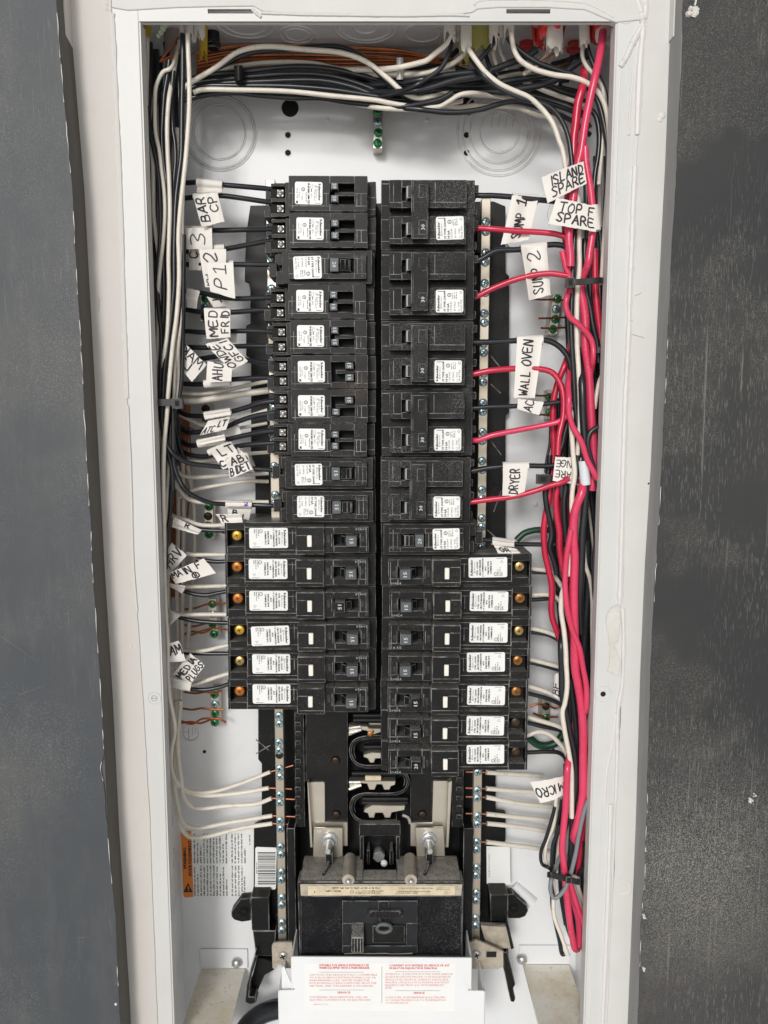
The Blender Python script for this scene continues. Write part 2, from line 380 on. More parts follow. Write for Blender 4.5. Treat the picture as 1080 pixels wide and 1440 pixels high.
HAND = {
 'A': [[(0,0),(.5,1.4),(.95,0)],[(.2,.5),(.8,.55)]], 'B': [[(.1,0),(.12,1.4)],[(.12,1.4),(.7,1.25),(.65,.85),(.15,.75)],[(.15,.75),(.85,.6),(.8,.1),(.1,0)]],
 'C': [[(.9,1.2),(.5,1.4),(.1,.9),(.15,.25),(.5,0),(.9,.2)]], 'D': [[(.1,0),(.1,1.4)],[(.1,1.4),(.7,1.2),(.9,.6),(.6,.1),(.1,0)]],
 'E': [[(.8,1.35),(.1,1.4),(.1,0),(.85,.05)],[(.1,.72),(.65,.75)]], 'F': [[(.85,1.4),(.1,1.35),(.1,0)],[(.1,.72),(.65,.75)]],
 'G': [[(.9,1.15),(.5,1.4),(.1,.9),(.15,.2),(.55,0),(.9,.3),(.9,.65),(.55,.65)]], 'H': [[(.1,0),(.12,1.4)],[(.85,0),(.88,1.4)],[(.1,.7),(.88,.72)]],
 'I': [[(.5,0),(.5,1.4)]], 'K': [[(.1,0),(.1,1.4)],[(.85,1.4),(.12,.6),(.9,0)]], 'L': [[(.1,1.4),(.12,0),(.8,.05)]],
 'M': [[(0,0),(.12,1.4),(.5,.5),(.88,1.4),(1,0)]], 'N': [[(.05,0),(.1,1.4),(.85,0),(.9,1.4)]], 'O': [[(.5,1.4),(.08,.9),(.2,.15),(.6,.02),(.93,.6),(.8,1.2),(.45,1.4)]],
 'P': [[(.1,0),(.12,1.4),(.7,1.3),(.8,.9),(.55,.65),(.12,.6)]], 'R': [[(.1,0),(.12,1.4),(.7,1.3),(.75,.9),(.5,.68),(.12,.65)],[(.4,.66),(.9,0)]],
 'S': [[(.85,1.2),(.5,1.4),(.12,1.1),(.45,.75),(.85,.4),(.6,.02),(.08,.15)]], 'T': [[(0,1.38),(.95,1.4)],[(.48,1.38),(.46,0)]], 'U': [[(.1,1.4),(.12,.3),(.45,0),(.8,.25),(.88,1.4)]],
 'V': [[(.05,1.4),(.45,0),(.95,1.4)]], 'W': [[(0,1.4),(.22,0),(.5,.95),(.75,0),(1,1.4)]], 'X': [[(.1,0),(.9,1.4)],[(.1,1.4),(.9,0)]], 'Y': [[(.05,1.4),(.45,.7),(.9,1.4)],[(.45,.7),(.42,0)]],
 'Z': [[(.1,1.38),(.85,1.4),(.1,0),(.9,.05)]], '1': [[(.2,1.1),(.55,1.4),(.5,0)],[(.15,0),(.85,.04)]], '2': [[(.1,1.05),(.4,1.4),(.8,1.15),(.6,.6),(.15,.12),(.4,.0),(.9,.2)]],
 '3': [[(.1,1.3),(.55,1.4),(.8,1.1),(.4,.75),(.85,.45),(.6,.02),(.08,.1)]], '&': [[(.9,.2),(.3,1.1),(.5,1.4),(.7,1.15),(.15,.4),(.3,.02),(.6,.1),(.9,.6)]],
 '@': [[(.5,1.2),(.1,.9),(.15,.3),(.5,.1),(.9,.4),(.85,.95),(.5,1.2)],[(.35,.95),(.35,.4)],[(.62,.95),(.62,.4)]], '.': [[(.4,0),(.5,.08)]],
}
def hand(mb, s, fr, x, y, h, w, adv=None, fit=None):
    """marker handwriting: strokes w mm wide, capitals h mm high"""
    k = h / 1.4; adv = adv or 1.2; kx = k
    if fit:
        tot = sum(.7 if c == ' ' else (.6 * adv if c == 'I' else adv) for c in s) - (adv - 1)
        kx = min(k * 1.25, fit / tot)
    for ch in s:
        if ch == ' ': x += kx * .7; continue
        j = lambda: rnd.uniform(-.05, .05)
        sl = rnd.uniform(-.03, .10); dy = rnd.uniform(-.08, .08)
        for st in HAND.get(ch, []):
            pts = crom([Vector((x + kx * (a + sl * b + j()), y + k * (b + j() + dy), 0)) for a, b in st], 4) if len(st) > 3 else [Vector((x + kx * (a + sl * b + j()), y + k * (b + j() + dy), 0)) for a, b in st]
            ww = w * rnd.uniform(.85, 1.15)
            for a, b in zip(pts, pts[1:]):
                d = b - a
                if d.length < 1e-5: continue
                n = 1 if d.length < h * .3 else 3
                d.normalize(); p = Vector((-d.y, d.x, 0)) * ww / 2
                for i in range(n):
                    q0 = a.lerp(b, i / n); q1 = a.lerp(b, (i + 1) / n)
                    mb.add([fr(*(q0 + p).xy), fr(*(q1 + p).xy), fr(*(q1 - p).xy), fr(*(q0 - p).xy)], [(0, 1, 2, 3)])
            for q in pts:
                mb.add([fr(q.x + ww/2 * math.cos(t * math.pi/3), q.y + ww/2 * math.sin(t * math.pi/3)) for t in range(6)], [tuple(range(6))])
        x += kx * adv * (.6 if ch == 'I' else 1.0)
    return x
# ------------------------------------------------------------------ wall boards, casing, box
BX0, BX1, BZ0, BZ1, BD = -188.0, 180.0, -640.0, 301.0, 95.0
OX0, OX1, OZ1, OZ0 = -172.0, 163.5, 279.9, -615.0

def interp(tab, y):
    for (a, b), (c, d) in zip(tab, tab[1:]):
        if y <= d: return a + (c - a) * (y - b) / (d - b)
    return tab[-1][0]
def wavy(tab, y0, y1, step, amp, r, Y):
    out = []; y = y0; w = 0
    while y <= y1:
        w = w * .6 + r.uniform(-amp, amp)
        out.append(P(interp(tab, y) + w, y, Y)); y += step
    return out

LB = [(79,0),(89,133),(100,250),(108,389),(119,590),(130.5,800),(136,892),(143,994),(146.5,1060),(141.5,1080),(146,1103),(152.8,1189),(155,1215),(162.5,1289),(168,1428),(169,1440)]
RB = [(961,0),(960,69),(953,208),(943,397),(937.5,511),(930.5,664),(924,789),(922,800),(915,955),(910,1126),(908,1180),(906,1240),(902,1301),(897,1439)]
r1 = random.Random(3)
TH = 25.0
le = wavy(LB, 0, 1440, 9, .55, r1, -TH); re_ = wavy(RB, 0, 1440, 9, .45, r1, -TH)
root = thing('wall_board', 'blue-grey scuffed wall board standing proud along the white surround on the left', 'wall board', (le[80].x - 150, 0, 0))
poly = [(-520, 460), (le[0].x, 460)] + [(p.x, p.z) for p in le] + [(le[-1].x, -760), (-520, -760)]
part('board_face', MB().prism(poly, -TH, -TH + 1.2), M['board_l'], root)
LS = [P(x, y, -TH) for x, y in [(79,0),(100,250),(119,590),(130.5,800),(143,994),(152.8,1189),(169,1440)]]
core = [(-520, 460), (LS[0].x - .3, 460)] + [(p.x - .3, p.z) for p in LS] + [(LS[-1].x - .3, -760), (-520, -760)]
part('board_core', MB().prism(core, -TH + 1.2, -.92), M['board_edge_l'], root)
mb = MB()
i = 2
while i < len(le) - 6:
    n = r1.randint(3, 9)
    seg = [Vector((p.x - .05, -TH - .05, p.z)) for p in le[i:i+n]]
    if len(seg) > 2 and r1.random() < .85: mb.tube(seg, lambda t: .16 + .14 * math.sin(7 * t), 5, sub=2)
    i += n + r1.randint(0, 3)
part('chipped_edge', mb, M['chip'], root)
# scratches and a paint drop
mb = MB()
for (a, b, c, d) in [(2,895,54,932),(26,977,66,963),(96,858,97,893),(108,1319,128,1317),(160,1384,168,1382)]:
    p, q = P(a, b, -TH), P(c, d, -TH); t = (q - p).normalized(); n = Vector((-t.z, 0, t.x)) * .07
    mb.add([p + n, q + n * .3, q - n * .3, p - n], [(0, 1, 2, 3)])
for v in mb.v: v.y -= .06
part('scratch', mb, M['scratch'], root)
part('paint_drop', MB().dome(P(163, 1412, -TH), (0, -1, 0), 1.1, .9), M['chip'], root)

root = thing('wall_board', 'charcoal speckled wall board standing proud along the white surround on the right', 'wall board', (re_[80].x + 150, 0, 0))
poly = [(520, 460), (re_[0].x, 460)] + [(p.x, p.z) for p in re_] + [(re_[-1].x, -760), (520, -760)]
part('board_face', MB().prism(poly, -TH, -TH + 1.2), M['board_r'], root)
RS = [P(x, y, -TH) for x, y in [(961,0),(953,208),(943,397),(930.5,664),(922,800),(915,955),(908,1180),(897,1439)]]
core = [(520, 460), (RS[0].x + .3, 460)] + [(p.x + .3, p.z) for p in RS] + [(RS[-1].x + .3, -760), (520, -760)]
part('board_core', MB().prism(core, -TH + 1.2, -.92), M['board_edge_r'], root)
mb = MB(); i = 45
while i < len(re_) - 6:
    n = r1.randint(3, 7)
    seg = [Vector((p.x + .05, -TH - .05, p.z)) for p in re_[i:i+n]]
    if len(seg) > 2 and r1.random() < .6: mb.tube(seg, lambda t: .12 + .12 * math.sin(7 * t), 5, sub=2)
    i += n + r1.randint(1, 5)
part('chipped_edge', mb, M['chip'], root)
mb = MB()
for (a, b, r) in [(905,1288,1.3),(904,1363,1.0),(1056,1124,1.2),(909,1195,.6),(1062,1118,.7)]:
    for k in range(4): mb.dome(P(a + r1.uniform(-3, 3), b + r1.uniform(-3, 3), -TH), (r1.uniform(-.4,.4), -1, r1.uniform(-.4,.4)), r * r1.uniform(.5, 1), r * 1.8, 7, 3)
part('paint_chip', mb, M['chip'], root)
mb = MB()
for k in range(11):
    c = P(975 + r1.uniform(-8, 7), 19 + r1.uniform(-7, 9), -TH)
    mb.dome(c, (r1.uniform(-.6,.6), -1, r1.uniform(-.6,.6)), r1.uniform(1.2, 2.8), r1.uniform(1.2, 2.6), 7, 2)
mb.tube([P(977, 8, -TH - .2), P(978.5, 2, -TH - .2), P(978, -8, -TH - .2)], .7, 5)
part('plaster_blob', mb, M['plaster'], root)

# casing: the painted surround between the boards and the box
WL = [(97,0),(101,78),(106,86),(109,90),(128,400),(140,600),(152,800),(172,1150),(186,1440)]
WR = [(950,0),(947,50),(942,56),(936,155),(930.5,264),(922,428),(914,622),(907,789),(900,945),(893,1126),(888,1244),(880,1440)]
CF = [(157,10),(160,60),(164,130),(168,230),(171,330),(174,420),(179,560),(183,640),(188,800),(196,900),(205,1040),(211,1150),(216,1290),(222,1440)]   # left joint between casing and flange
wl_ = wavy(WL, 0, 1440, 12, .5, r1, 0); wr_ = wavy(WR, 0, 1440, 12, .5, r1, 0)
cl_ = wavy(CF, 10, 1440, 11, .35, r1, 0)
CR = [(906,30),(902,120),(896,200),(892,280),(888,400),(882,520),(877,640),(874,780),(872,860),(876,900),(873,1000),(866,1130),(864,1220),(858,1330),(853,1440)]
cr_ = wavy(CR, 30, 1440, 11, .35, r1, 0)
root = thing('panel_surround', 'white painted plaster surround framing the electrical box', 'surround', (0, 0, 0))
lo = -760
part('casing_strip', MB().prism([(wl_[0].x - 14, 460)] + [(p.x - 14, p.z) for p in wl_] + [(wl_[-1].x - 14, lo), (cl_[-1].x, lo)] + [(p.x, p.z) for p in reversed(cl_)] + [(cl_[0].x, 460)], -.9, 1.6), M['casing'], root)
part('paint_lap', MB().prismz([(LS[0].x - 1, -12.5), (LS[0].x + .35, -12.2), (LS[0].x + .5, -.95), (LS[0].x - 1, -.95)], PZ(80, -6), 460), M['casing'], root)
part('paint_lap', MB().prismz([(RS[0].x + 1, -9.5), (RS[0].x - .35, -9.2), (RS[0].x - .5, -.95), (RS[0].x + 1, -.95)], PZ(54, -6), 460), M['casing_w'], root)
part('casing_strip', MB().prism([(wr_[0].x + 14, 460)] + [(p.x + 14, p.z) for p in wr_] + [(wr_[-1].x + 14, lo), (cr_[-1].x, lo)] + [(p.x, p.z) for p in reversed(cr_)] + [(cr_[0].x, 460)], -.9, 1.6), M['casing_w'], root)
zt = PZ(9, 0)
TE = [(cl_[0].x + .2, zt - 1)] + [(PX(x, 10, 0), PZ(10 + y, 0)) for x, y in [(180,5),(215,3),(250,1),(292,0),(357,-1),(368,6),(400,9),(470,10),(540,12),(600,11),(650,10),(664,8),(672,3),(700,1),(770,1),(822,4),(846,14),(866,22)]] + [(cr_[0].x - .2, PZ(28, 0)), (cr_[0].x - .2, 460), (cl_[0].x + .2, 460)]
part('top_strip', MB().prism(TE, -.9, 6), M['casing_w'], root, .35)
# caulk beads and ridges
def bead(pts, w, Y, parent, m=M['caulk'], name='caulk_bead', seed=1):
    rr = random.Random(seed)
    w *= 1.45; q = [P(x, y, Y + w * .45) for x, y in pts]
    q = crom(q, 14)
    f = [rr.uniform(.65, 1.3) for _ in q]
    for i in range(1, len(f)): f[i] = f[i-1] * .5 + f[i] * .5
    n = len(q)
    m_ = MB().tube(q, lambda t: w * f[min(n - 1, int(t * (n - 1) + .5))], 8, sub=0)
    return part(name, m_, m, parent)
bead([(158,20),(160.5,60),(164,140),(168,235),(171.5,330),(174,420),(177,500),(179,560)], 1.25, -.6, root, seed=2)
bead([(180,570),(184,660),(188,800),(193,860)], .5, -1.0, root, seed=3)
bead([(152,8),(150,2),(149,-8)], .8, -1, root, seed=4)
bead([(149,12),(154,16),(158,22)], .7, -1, root, seed=5)
bead([(906,-6),(908,12),(903,35),(890,60),(880,82),(872,94)], 1.5, -.9, root, seed=6)
bead([(894,-6),(902,20),(904,40),(900,90),(896,190)], 1.8, -1.0, root, seed=7)
bead([(890,105),(886,150),(884,190)], .45, -.8, root, seed=8)
bead([(893,235),(890,300),(888.5,350),(886,400),(884,470),(880,550),(877,640),(874.5,740),(873,800),(871.5,850)], 1.6, -1.0, root, seed=9)
bead([(872,95),(868,190),(864,300),(861,420),(858,520),(855,620)], .55, -.2, root, seed=10)
bead([(876,855),(877,900),(875,960),(869,1000),(868,1060),(866,1125)], 1.2, -1.0, root, seed=11)
bead([(866,1003),(860,1050),(853,1085),(850,1130)], .9, -.2, root, seed=12)
bead([(859,1130),(857,1200),(854,1290),(850,1380),(847,1445)], 1.6, -.6, root, seed=13)
bead([(866,1235),(874,1238),(884,1240),(885,1254),(872,1258)], .8, -1.0, root, seed=14)
bead([(667,8),(670,3),(690,0),(760,0),(800,2),(825,5),(845,14),(862,24)], .55, -1.1, root, seed=15)
bead([(354,12),(360,18),(367,24)], .8, -1.0, root, seed=16)
bead([(367,18),(420,20),(480,21),(560,22),(640,21),(660,22)], .6, -.9, root, seed=17)
bead([(855,960),(852,1040),(846,1130),(840,1240),(833,1340),(828,1440)], .3, -.1, root, seed=18)
# torn patch of bare plaster on the right
m_ = MB()
pts = [(857,856),(870,852),(873,870),(870,900),(864,905),(872,930),(870,951),(862,948),(855,945),(859,915),(855,890),(852,870)]
pts = [(a + (c - a) * k / 5 + r1.uniform(-1.3, 1.3), b + (e2 - b) * k / 5 + r1.uniform(-1.3, 1.3)) for (a, b), (c, e2) in zip(pts, pts[1:] + pts[:1]) for k in range(5)]
m_.pxprism(pts, -1.15, .5)
part('torn_patch', m_, M['plaster'], root, .2)
m_ = MB().pxprism([(874,790),(878,795),(877,820),(874,850),(872,845),(874,815)], -1.2, .5)
part('torn_patch', m_, M['plaster'], root, .2)
m_ = MB().pxprism([(869,268),(872,272),(870,282),(866,287),(864,280)], -.35, .4)
part('torn_patch', m_, M['plaster'], root, .2)
# loose hairs and nail heads on the painted strips
m_ = MB()
for q in [[(883,448),(890,452),(906,475)][:2], [(884,469),(895,472),(906,475)], [(893,416),(900,413),(902,411)], [(137,418),(139,420),(139,438)]]:
    m_.tube([P(x, y, -1.1) for x, y in q], .14, 5)
part('loose_hair', m_, M['board_edge_r'], root)
m_ = MB().dome(P(184, 908, -1), (0, -1, 0), 1.2, .8).dome(P(931, 162, -1), (0, -1, 0), 2.6, .9).dome(P(928, 168, -1), (0, -1, 0), 2.0, .7).dome(P(888, 1162, -1), (0, -1, 0), .8, .5)
part('paint_lump', m_, M['caulk'], root)
m_ = MB().cyl(P(912, 680, -1.02), (0, -1, 0), .7, .2, 10)
part('nail_head', m_, M['void'], root)

# ---- box
box = thing('electrical_box', 'white metal load centre box recessed in the wall', 'electrical box', (0, BD, 0))
# back wall with its real round holes
HOLES = [(408,152,7.0),(405,190,2.3),(405,215,2.3),(657,150,7.0),(656,190,2.3),(656,215,2.3),(287.5,1057,1.6),(778,1054,1.4)]
m_ = MB().box(BX0, BX1, BD, BD + 1.5, BZ0, BZ1)
bw = part('back_wall', m_, M['white_coat'], box)
for x, y, r in HOLES:
    h_ = part('screw_hole', MB().cyl(P(x, y, BD) + Vector((0, -.25, 0)), (0, 1, 0), r, .2, 28), M['void'], box)
    if r > 2: part('hole_rim', MB().torus(P(x, y, BD), (0, 1, 0), r + .5, .45, 28, 6), M['white_coat'], box)
part('side_wall', MB().box(BX0 - 1.5, BX0, 1.5, BD + 1.5, BZ0, BZ1), M['white_coat'], box)
part('side_wall', MB().box(BX1, BX1 + 1.5, 1.5, BD + 1.5, BZ0, BZ1), M['white_coat'], box)
part('top_wall', MB().box(BX0 - 1.5, BX1 + 1.5, 1.5, BD + 1.5, BZ1, BZ1 + 1.5), M['white_coat'], box)
part('bottom_wall', MB().box(BX0 - 1.5, BX1 + 1.5, 1.5, BD + 1.5, BZ0 - 1.5, BZ0), M['white_coat'], box)
e = P(243, 1440, 0)
slots = [(292, 356, 12.5, 19), (712, 774, 12, 19)]
f_ = MB().box(BX0 - 3, OX0, 0, 1.5, BZ0, BZ1 + 2)
part('flange', f_, M['cream_flange'], box, .5)
f_ = MB().box(OX1, BX1 + 3, 0, 1.5, BZ0, BZ1 + 2)
part('flange', f_, M['white_flange'], box, .5)
f_ = MB(); xs = [OX0]
for a, b, c, d in slots: xs += [PX(a, 15, 0), PX(b, 15, 0)]
xs.append(OX1)
z0, z1 = PZ(19, 0), PZ(12.5, 0)
for i in range(0, len(xs), 2): f_.box(xs[i], xs[i+1], .003, 1.5, OZ1, BZ1 + 2)
for i in range(1, len(xs) - 1, 2):
    f_.box(xs[i], xs[i+1], .003, 1.5, OZ1, z0); f_.box(xs[i], xs[i+1], .003, 1.5, z1, BZ1 + 2)
f_.box(OX0, OX1, .4, 5, OZ1, OZ1 + 1.2)
part('flange', f_, M['cream_flange'], box)
part('flange', MB().box(OX0, OX1, .002, 1.5, BZ0, OZ0), M['cream_flange'], box)
f_ = MB().box(OX0 - .2, OX0 + 1.0, .8, 12, OZ0, OZ1).box(OX1 - 1.0, OX1 + .2, .8, 12, OZ0, OZ1)
part('flange_lip', f_, M['cream_flange'], box)
# flange screw bosses and holes
for x, y, r in [(217, 982, 2.2), (880, 20, 2.6), (848, 976, 2.0)]:
    c = P(x, y, 0)
    if x < 300:
        part('flange_screw', MB().torus(c, (0, 1, 0), 4.8, .45, 28).torus(c + Vector((0, -.2, 0)), (0, 1, 0), r, .3, 20).box(c.x - 1.6, c.x + 1.6, -.5, -.1, c.z - .3, c.z + .3), M['darkscrew'] if 0 else M['cream_flange'], box)
        part('screw_slot', MB().torus(c + Vector((0, -.35, 0)), (0, 1, 0), r, .16, 20).box(c.x - 1.5, c.x + 1.5, -.62, -.5, c.z - .16, c.z + .16), M['board_edge_r'], box)
    else:
        m_ = MB().cyl(c + Vector((0, -.15, 0)), (0, 1, 0), r, .1, 20)
        part('flange_hole', m_, M['void'], box)
        part('hole_boss', MB().torus(c, (0, 1, 0), r + .35, .35, 24).torus(c, (0, 1, 0), 6.2, .4, 30), M['white_flange'], box)
# knockouts pressed in the back, the sides and the top
def k_back(x, y, rs):
    for r in rs:
        part('knockout', MB().torus(P(x, y, BD), (0, 1, 0), r * mmpx(y, BD) + .7, .8, 56, 8), M['white_coat'], box)
        part('knockout_line', MB().torus(P(x, y, BD), (0, 1, 0), r * mmpx(y, BD) - .3, .26, 56, 6), M['press'], box)
k_back(309, 186, [36, 47.5, 51]); k_back(702, 186, [27, 41, 51, 58])
k_back(268, 1030, [11.5])
for bx, ys in ((BX0, [1040, 1097, 1153, 1211, 1268]), (BX1, [1240, 1300, 1360])):
    for y in ys: part('knockout', MB().torus(Vector((bx, 64, PZ(y, 64))), (1, 0, 0), 10.8, .4, 40, 6), M['press'], box)
for x, yy, rs in [(-105, 46, (17, 22.5)), (-68, 63, (9, 13.5)), (-14, 52, (9, 20, 24)), (30, 60, (14,))]:
    for r in rs: part('knockout', MB().torus(Vector((x, yy, BZ1)), (0, 0, 1), r, .9, 48, 6), M['white_coat'], box)
# earth symbol pressed in the back wall, bumps
c = P(268, 1030, BD)
k = mmpx(1030, BD)
m_ = MB()
for (a, b, d, e2) in [(256,1029.5,265,1029.5),(265.5,1029.5,265.5,1040),(265.5,1019,265.5,1029.5),(270.5,1022,270.5,1034),(274.5,1024,274.5,1032)]:
    p, q = P(a, b, BD), P(d, e2, BD); m_.tube([p, q], .28, 6, sub=0)
part('earth_symbol', m_, M['press'], box)
m_ = MB()
for x, y, r in [(461,169,1.9),(601,170,2.0),(753,709,2.2),(384,1047,1.5)]: m_.dome(P(x, y, BD), (0, -1, 0), r, r * .9)
m_.tube([P(722, 1243, BD), P(736, 1256, BD), P(748, 1268, BD)], lambda t: 5.5 * (.75 + .35 * t), 14)
part('pressed_bump', m_, M['white_coat'], box)
m_ = MB()
rr = random.Random(11)
for x0 in (692, 702, 712, 722):
    m_.tube([P(x0 + 2, 160 + rr.uniform(-2,2), BD - .1), P(x0, 168, BD - .1), P(x0 - 1, 178 + rr.uniform(-4,4), BD - .1)], .14, 5)
m_.tube([P(775,285,BD-.1),P(770,300,BD-.1),P(773,318,BD-.1)], .14, 5)
part('pencil_scratch', m_, M['board_edge_r'], box)

# bottom brackets of the box, with a dusty shelf each
for lab, pl, x0, x1, yb in [('pale dusty sheet metal shelf bracket at the foot of the box, under the warning label', (281, 348, 1335, 1363), 283, 345, 1362),
                            ('stained sheet metal shelf bracket at the foot of the box, under the looped wires', (730, 803, 1330, 1357), 735, 800, 1356)]:
    z = PZ(yb, BD - 2)
    rt = thing('shelf_bracket', lab, 'bracket', P((x0 + x1) / 2, yb, BD - 2))
    a, b = PX(pl[0], 1340, BD - 2), PX(pl[1], 1340, BD - 2)
    part('back_plate', MB().box(a, b, BD - 2, BD - .4, z, PZ(pl[2], BD - 2)), M['white_coat'], rt, .3)
    a, b = PX(x0, yb, BD - 2), PX(x1, yb, BD - 2)
    part('shelf', MB().prismz([(a, BD - 2.2), (b, BD - 2.2), (b, 12), (a, 12)], z - 1.5, z), M['shelf'], rt, .3)
    part('front_lip', MB().box(a, b, 11, 12.5, z - 26, z + .3), M['white_coat'], rt, .3)
    sx, sy = (333, 1353.5) if pl[0] < 500 else (734, 1348.6)
    c = P(sx, sy, BD - 3)
    part('screw', MB().dome(c, (0, -1, 0), 5.0, 4.4, 18, 6).box(c.x - 4, c.x + 4, c.y - 4.9, c.y - 3, c.z - .5, c.z + .5), M['bolt'], rt)
# ------------------------------------------------------------------ bus assembly between the breaker rows
bus = thing('bus_assembly', 'black moulded bus bar carrier with silver stabs below the breaker columns', 'bus carrier', P(535, 1080, 86))
OUT = [(352,289),(346,330),(344,396),(352,398),(352,455),(346,458),(346,500),(353,505),(353,640),(359,655),(359,770),(360,985),(363,990),(363,1068),(368,1074),(368,1155),(357,1161),(357,1262),(366,1268),(366,1350),
       (716,1350),(709,1262),(709,1185),(711,1182),(711,1143),(697,1141),(697,1085),(704,1060),(705,760),(711,757),(711,690),(711,585),(716,580),(716,388),(711,384),(711,290),(694,283)]
part('base_plate', MB().pxprism(OUT, 84, 5), M['black_smooth'], bus, .4)
# bent catches of the plate, cast in low relief
m_ = MB()
for (a, b, c, d) in [(706,335,716,348),(705,690,694,720),(690,500,706,520),(690,620,705,640),(685,745,704,762),(690,540,704,553),(360,1060,380,1048),(360,1040,378,1055)]:
    part('plate_rib', MB().tube([P(a, b, 83.8), P(c, d, 83.8)], .5, 6, sub=0), M['line'], bus)
# two raised carriers (the strips the breakers hook to), from the top behind the breakers to the lugs
def px_box(name, x0, x1, y0, y1, Y0, Y1, m, bev=.4, edge=None, root=None):
    a, b = P(x0, y0, Y0), P(x1, y1, Y0)
    return part(name, MB().box(a.x, b.x, Y0, Y1, b.z, a.z), m, root or bus, bev, edge)
part('carrier_strip', MB().pxprism([(428,300),(489,300),(489,1157),(457,1157),(457,1099),(430,1099)], 60, 24), M['black'], bus, .4, M['edge'])
part('carrier_strip', MB().pxprism([(577,300),(642,300),(637,1099),(608,1099),(608,1157),(577,1157)], 60, 24), M['black'], bus, .4, M['edge'])
for sx in (0, 1):
    xa, xb = (414, 429) if sx == 0 else (637, 651)
    px_box('side_rail', xa, xb, 995, 1163, 58, 84, M['black'], .4, M['edge'])
    m_ = MB(); m2 = MB()
    for y in range(1004, 1160, 13):
        c = P(419 if sx == 0 else 645, y, 57.8); m_.box(c.x - 2.4, c.x + 2.6, 55.5, 57.8, c.z - 1.7, c.z + 1.7)
    part('rail_peg', m_, M['black'], bus, .4, M['edge'])
for x, y in [(472, 1069), (473, 1145), (594, 1145)]:
    c = P(x, y, 60)
    part('carrier_screw', MB().cyl(c, (0, -1, 0), 4.0, 2.2, 18, 3.2).box(c.x - 2.6, c.x + 2.6, 57.3, 57.9, c.z - .6, c.z + .6), M['darkscrew'], bus, .2)
# serpentine insulating wall and ribs
S1 = [(562,1036),(540,1035.6),(515,1036.5),(500,1041),(493.5,1050),(493.5,1062),(499,1072),(509,1077),(536,1077.5),(560,1077)]
S2 = [(545,1082),(560,1084),(570,1089),(574,1098),(570,1110),(559,1115.5),(536,1117),(511,1117),(498,1122),(493.5,1132),(495,1143),(502,1152),(511,1155),(536,1155),(558,1154)]
def ribbon(pts, Y0, Y1, th):
    q = crom([P(x, y, Y0) for x, y in pts], 6); m_ = MB(); n = len(q); b = 0
    L_, R_ = [], []
    for i in range(n):
        t = (q[min(i+1, n-1)] - q[max(i-1, 0)]).normalized(); nn = Vector((-t.z, 0, t.x)) * th / 2
        L_.append(q[i] + nn); R_.append(q[i] - nn)
    v = []
    for i in range(n): v += [L_[i], R_[i], R_[i] + Vector((0, Y1 - Y0, 0)), L_[i] + Vector((0, Y1 - Y0, 0))]
    f = [(0, 1, 2, 3), (4*n-1, 4*n-2, 4*n-3, 4*n-4)]
    for i in range(n - 1):
        for k in range(4): f.append((4*i+k, 4*i+(k+1) % 4, 4*i+4+(k+1) % 4, 4*i+4+k))
    return m_.add(v, f)
for s_ in (S1, S2):
    part('insulating_wall', ribbon(s_, 54, 80, 2.2), M['black_smooth'], bus, .5, M['edge'])
    part('insulating_wall', ribbon([(x + (2 if x < 530 else -2), y) for x, y in s_], 60, 80, 4.2), M['black_smooth'], bus, .5, M['edge'])
for x0, x1, y in [(497,536,1006),(497,536,1012.5),(512,536,1050),(495,556,1087.5),(510,573,1123),(510,573,1128.5)]:
    part('insulating_rib', MB().tube([P(x0, y, 60), P(x1, y, 60)], 2.6, 12, sub=0), M['black_smooth'], bus)
px_box('well_floor', 489, 577, 998, 1200, 80, 83, M['void'], 0)
# stabs
ST_ = [[(490,1022),(495,1020),(517,1021),(519,1024),(536,1024),(536,1030),(526,1033),(520,1033),(516,1028),(509,1027),(490,1036)],
       [(511,1061),(523.5,1058),(536,1058),(536,1067),(528,1067),(526,1073),(520,1073),(517,1067),(511,1065)],
       [(491,1098),(505,1098),(513,1098),(556.5,1098),(556,1104),(550,1106),(548,1111),(540,1111),(537,1103.5),(530,1103.5),(527,1111),(519,1111),(516,1102.5),(508,1102),(491,1112)],
       [(524,1132.5),(570,1132.5),(569,1139.5),(551,1143),(549,1150.5),(541,1150.5),(538,1143.5),(528,1143.5),(526.5,1150.5),(519,1150.5),(517,1144),(511,1142.5),(513,1137)]]
for p_ in ST_:
    part('stab', MB().pxprism(p_, 52.5, 8), M['lug'], bus, .6)
part('stab_clip', MB().pxprism([(513.5,1091.5),(536,1091.5),(536,1098),(513.5,1098)], 51, 3), M['cream_lbl'], bus, .4)
px_box('stab_shelf', 500, 562, 1016, 1021, 62, 70, M['dusty_steel'], .4)
for q in [[(491,1031),(502,1028),(508,1026)], [(491,1110),(502,1106),(508,1104)], [(491,1024),(500,1023),(507,1022)], [(566,1146),(574,1150),(577,1158)], [(491,1100),(500,1100),(507,1100)]]:
    part('stab_leaf', MB().tube([P(x, y, 51.5) for x, y in q], 1.3, 6), M['silver'], bus)
part('burnt_spot', MB().dome(P(520.5, 1032, 52.4), (0, -1, 0), 2.4, .7).dome(P(523, 1029, 52.4), (0, -1, 0), 2.0, .5), M['rust'], bus)
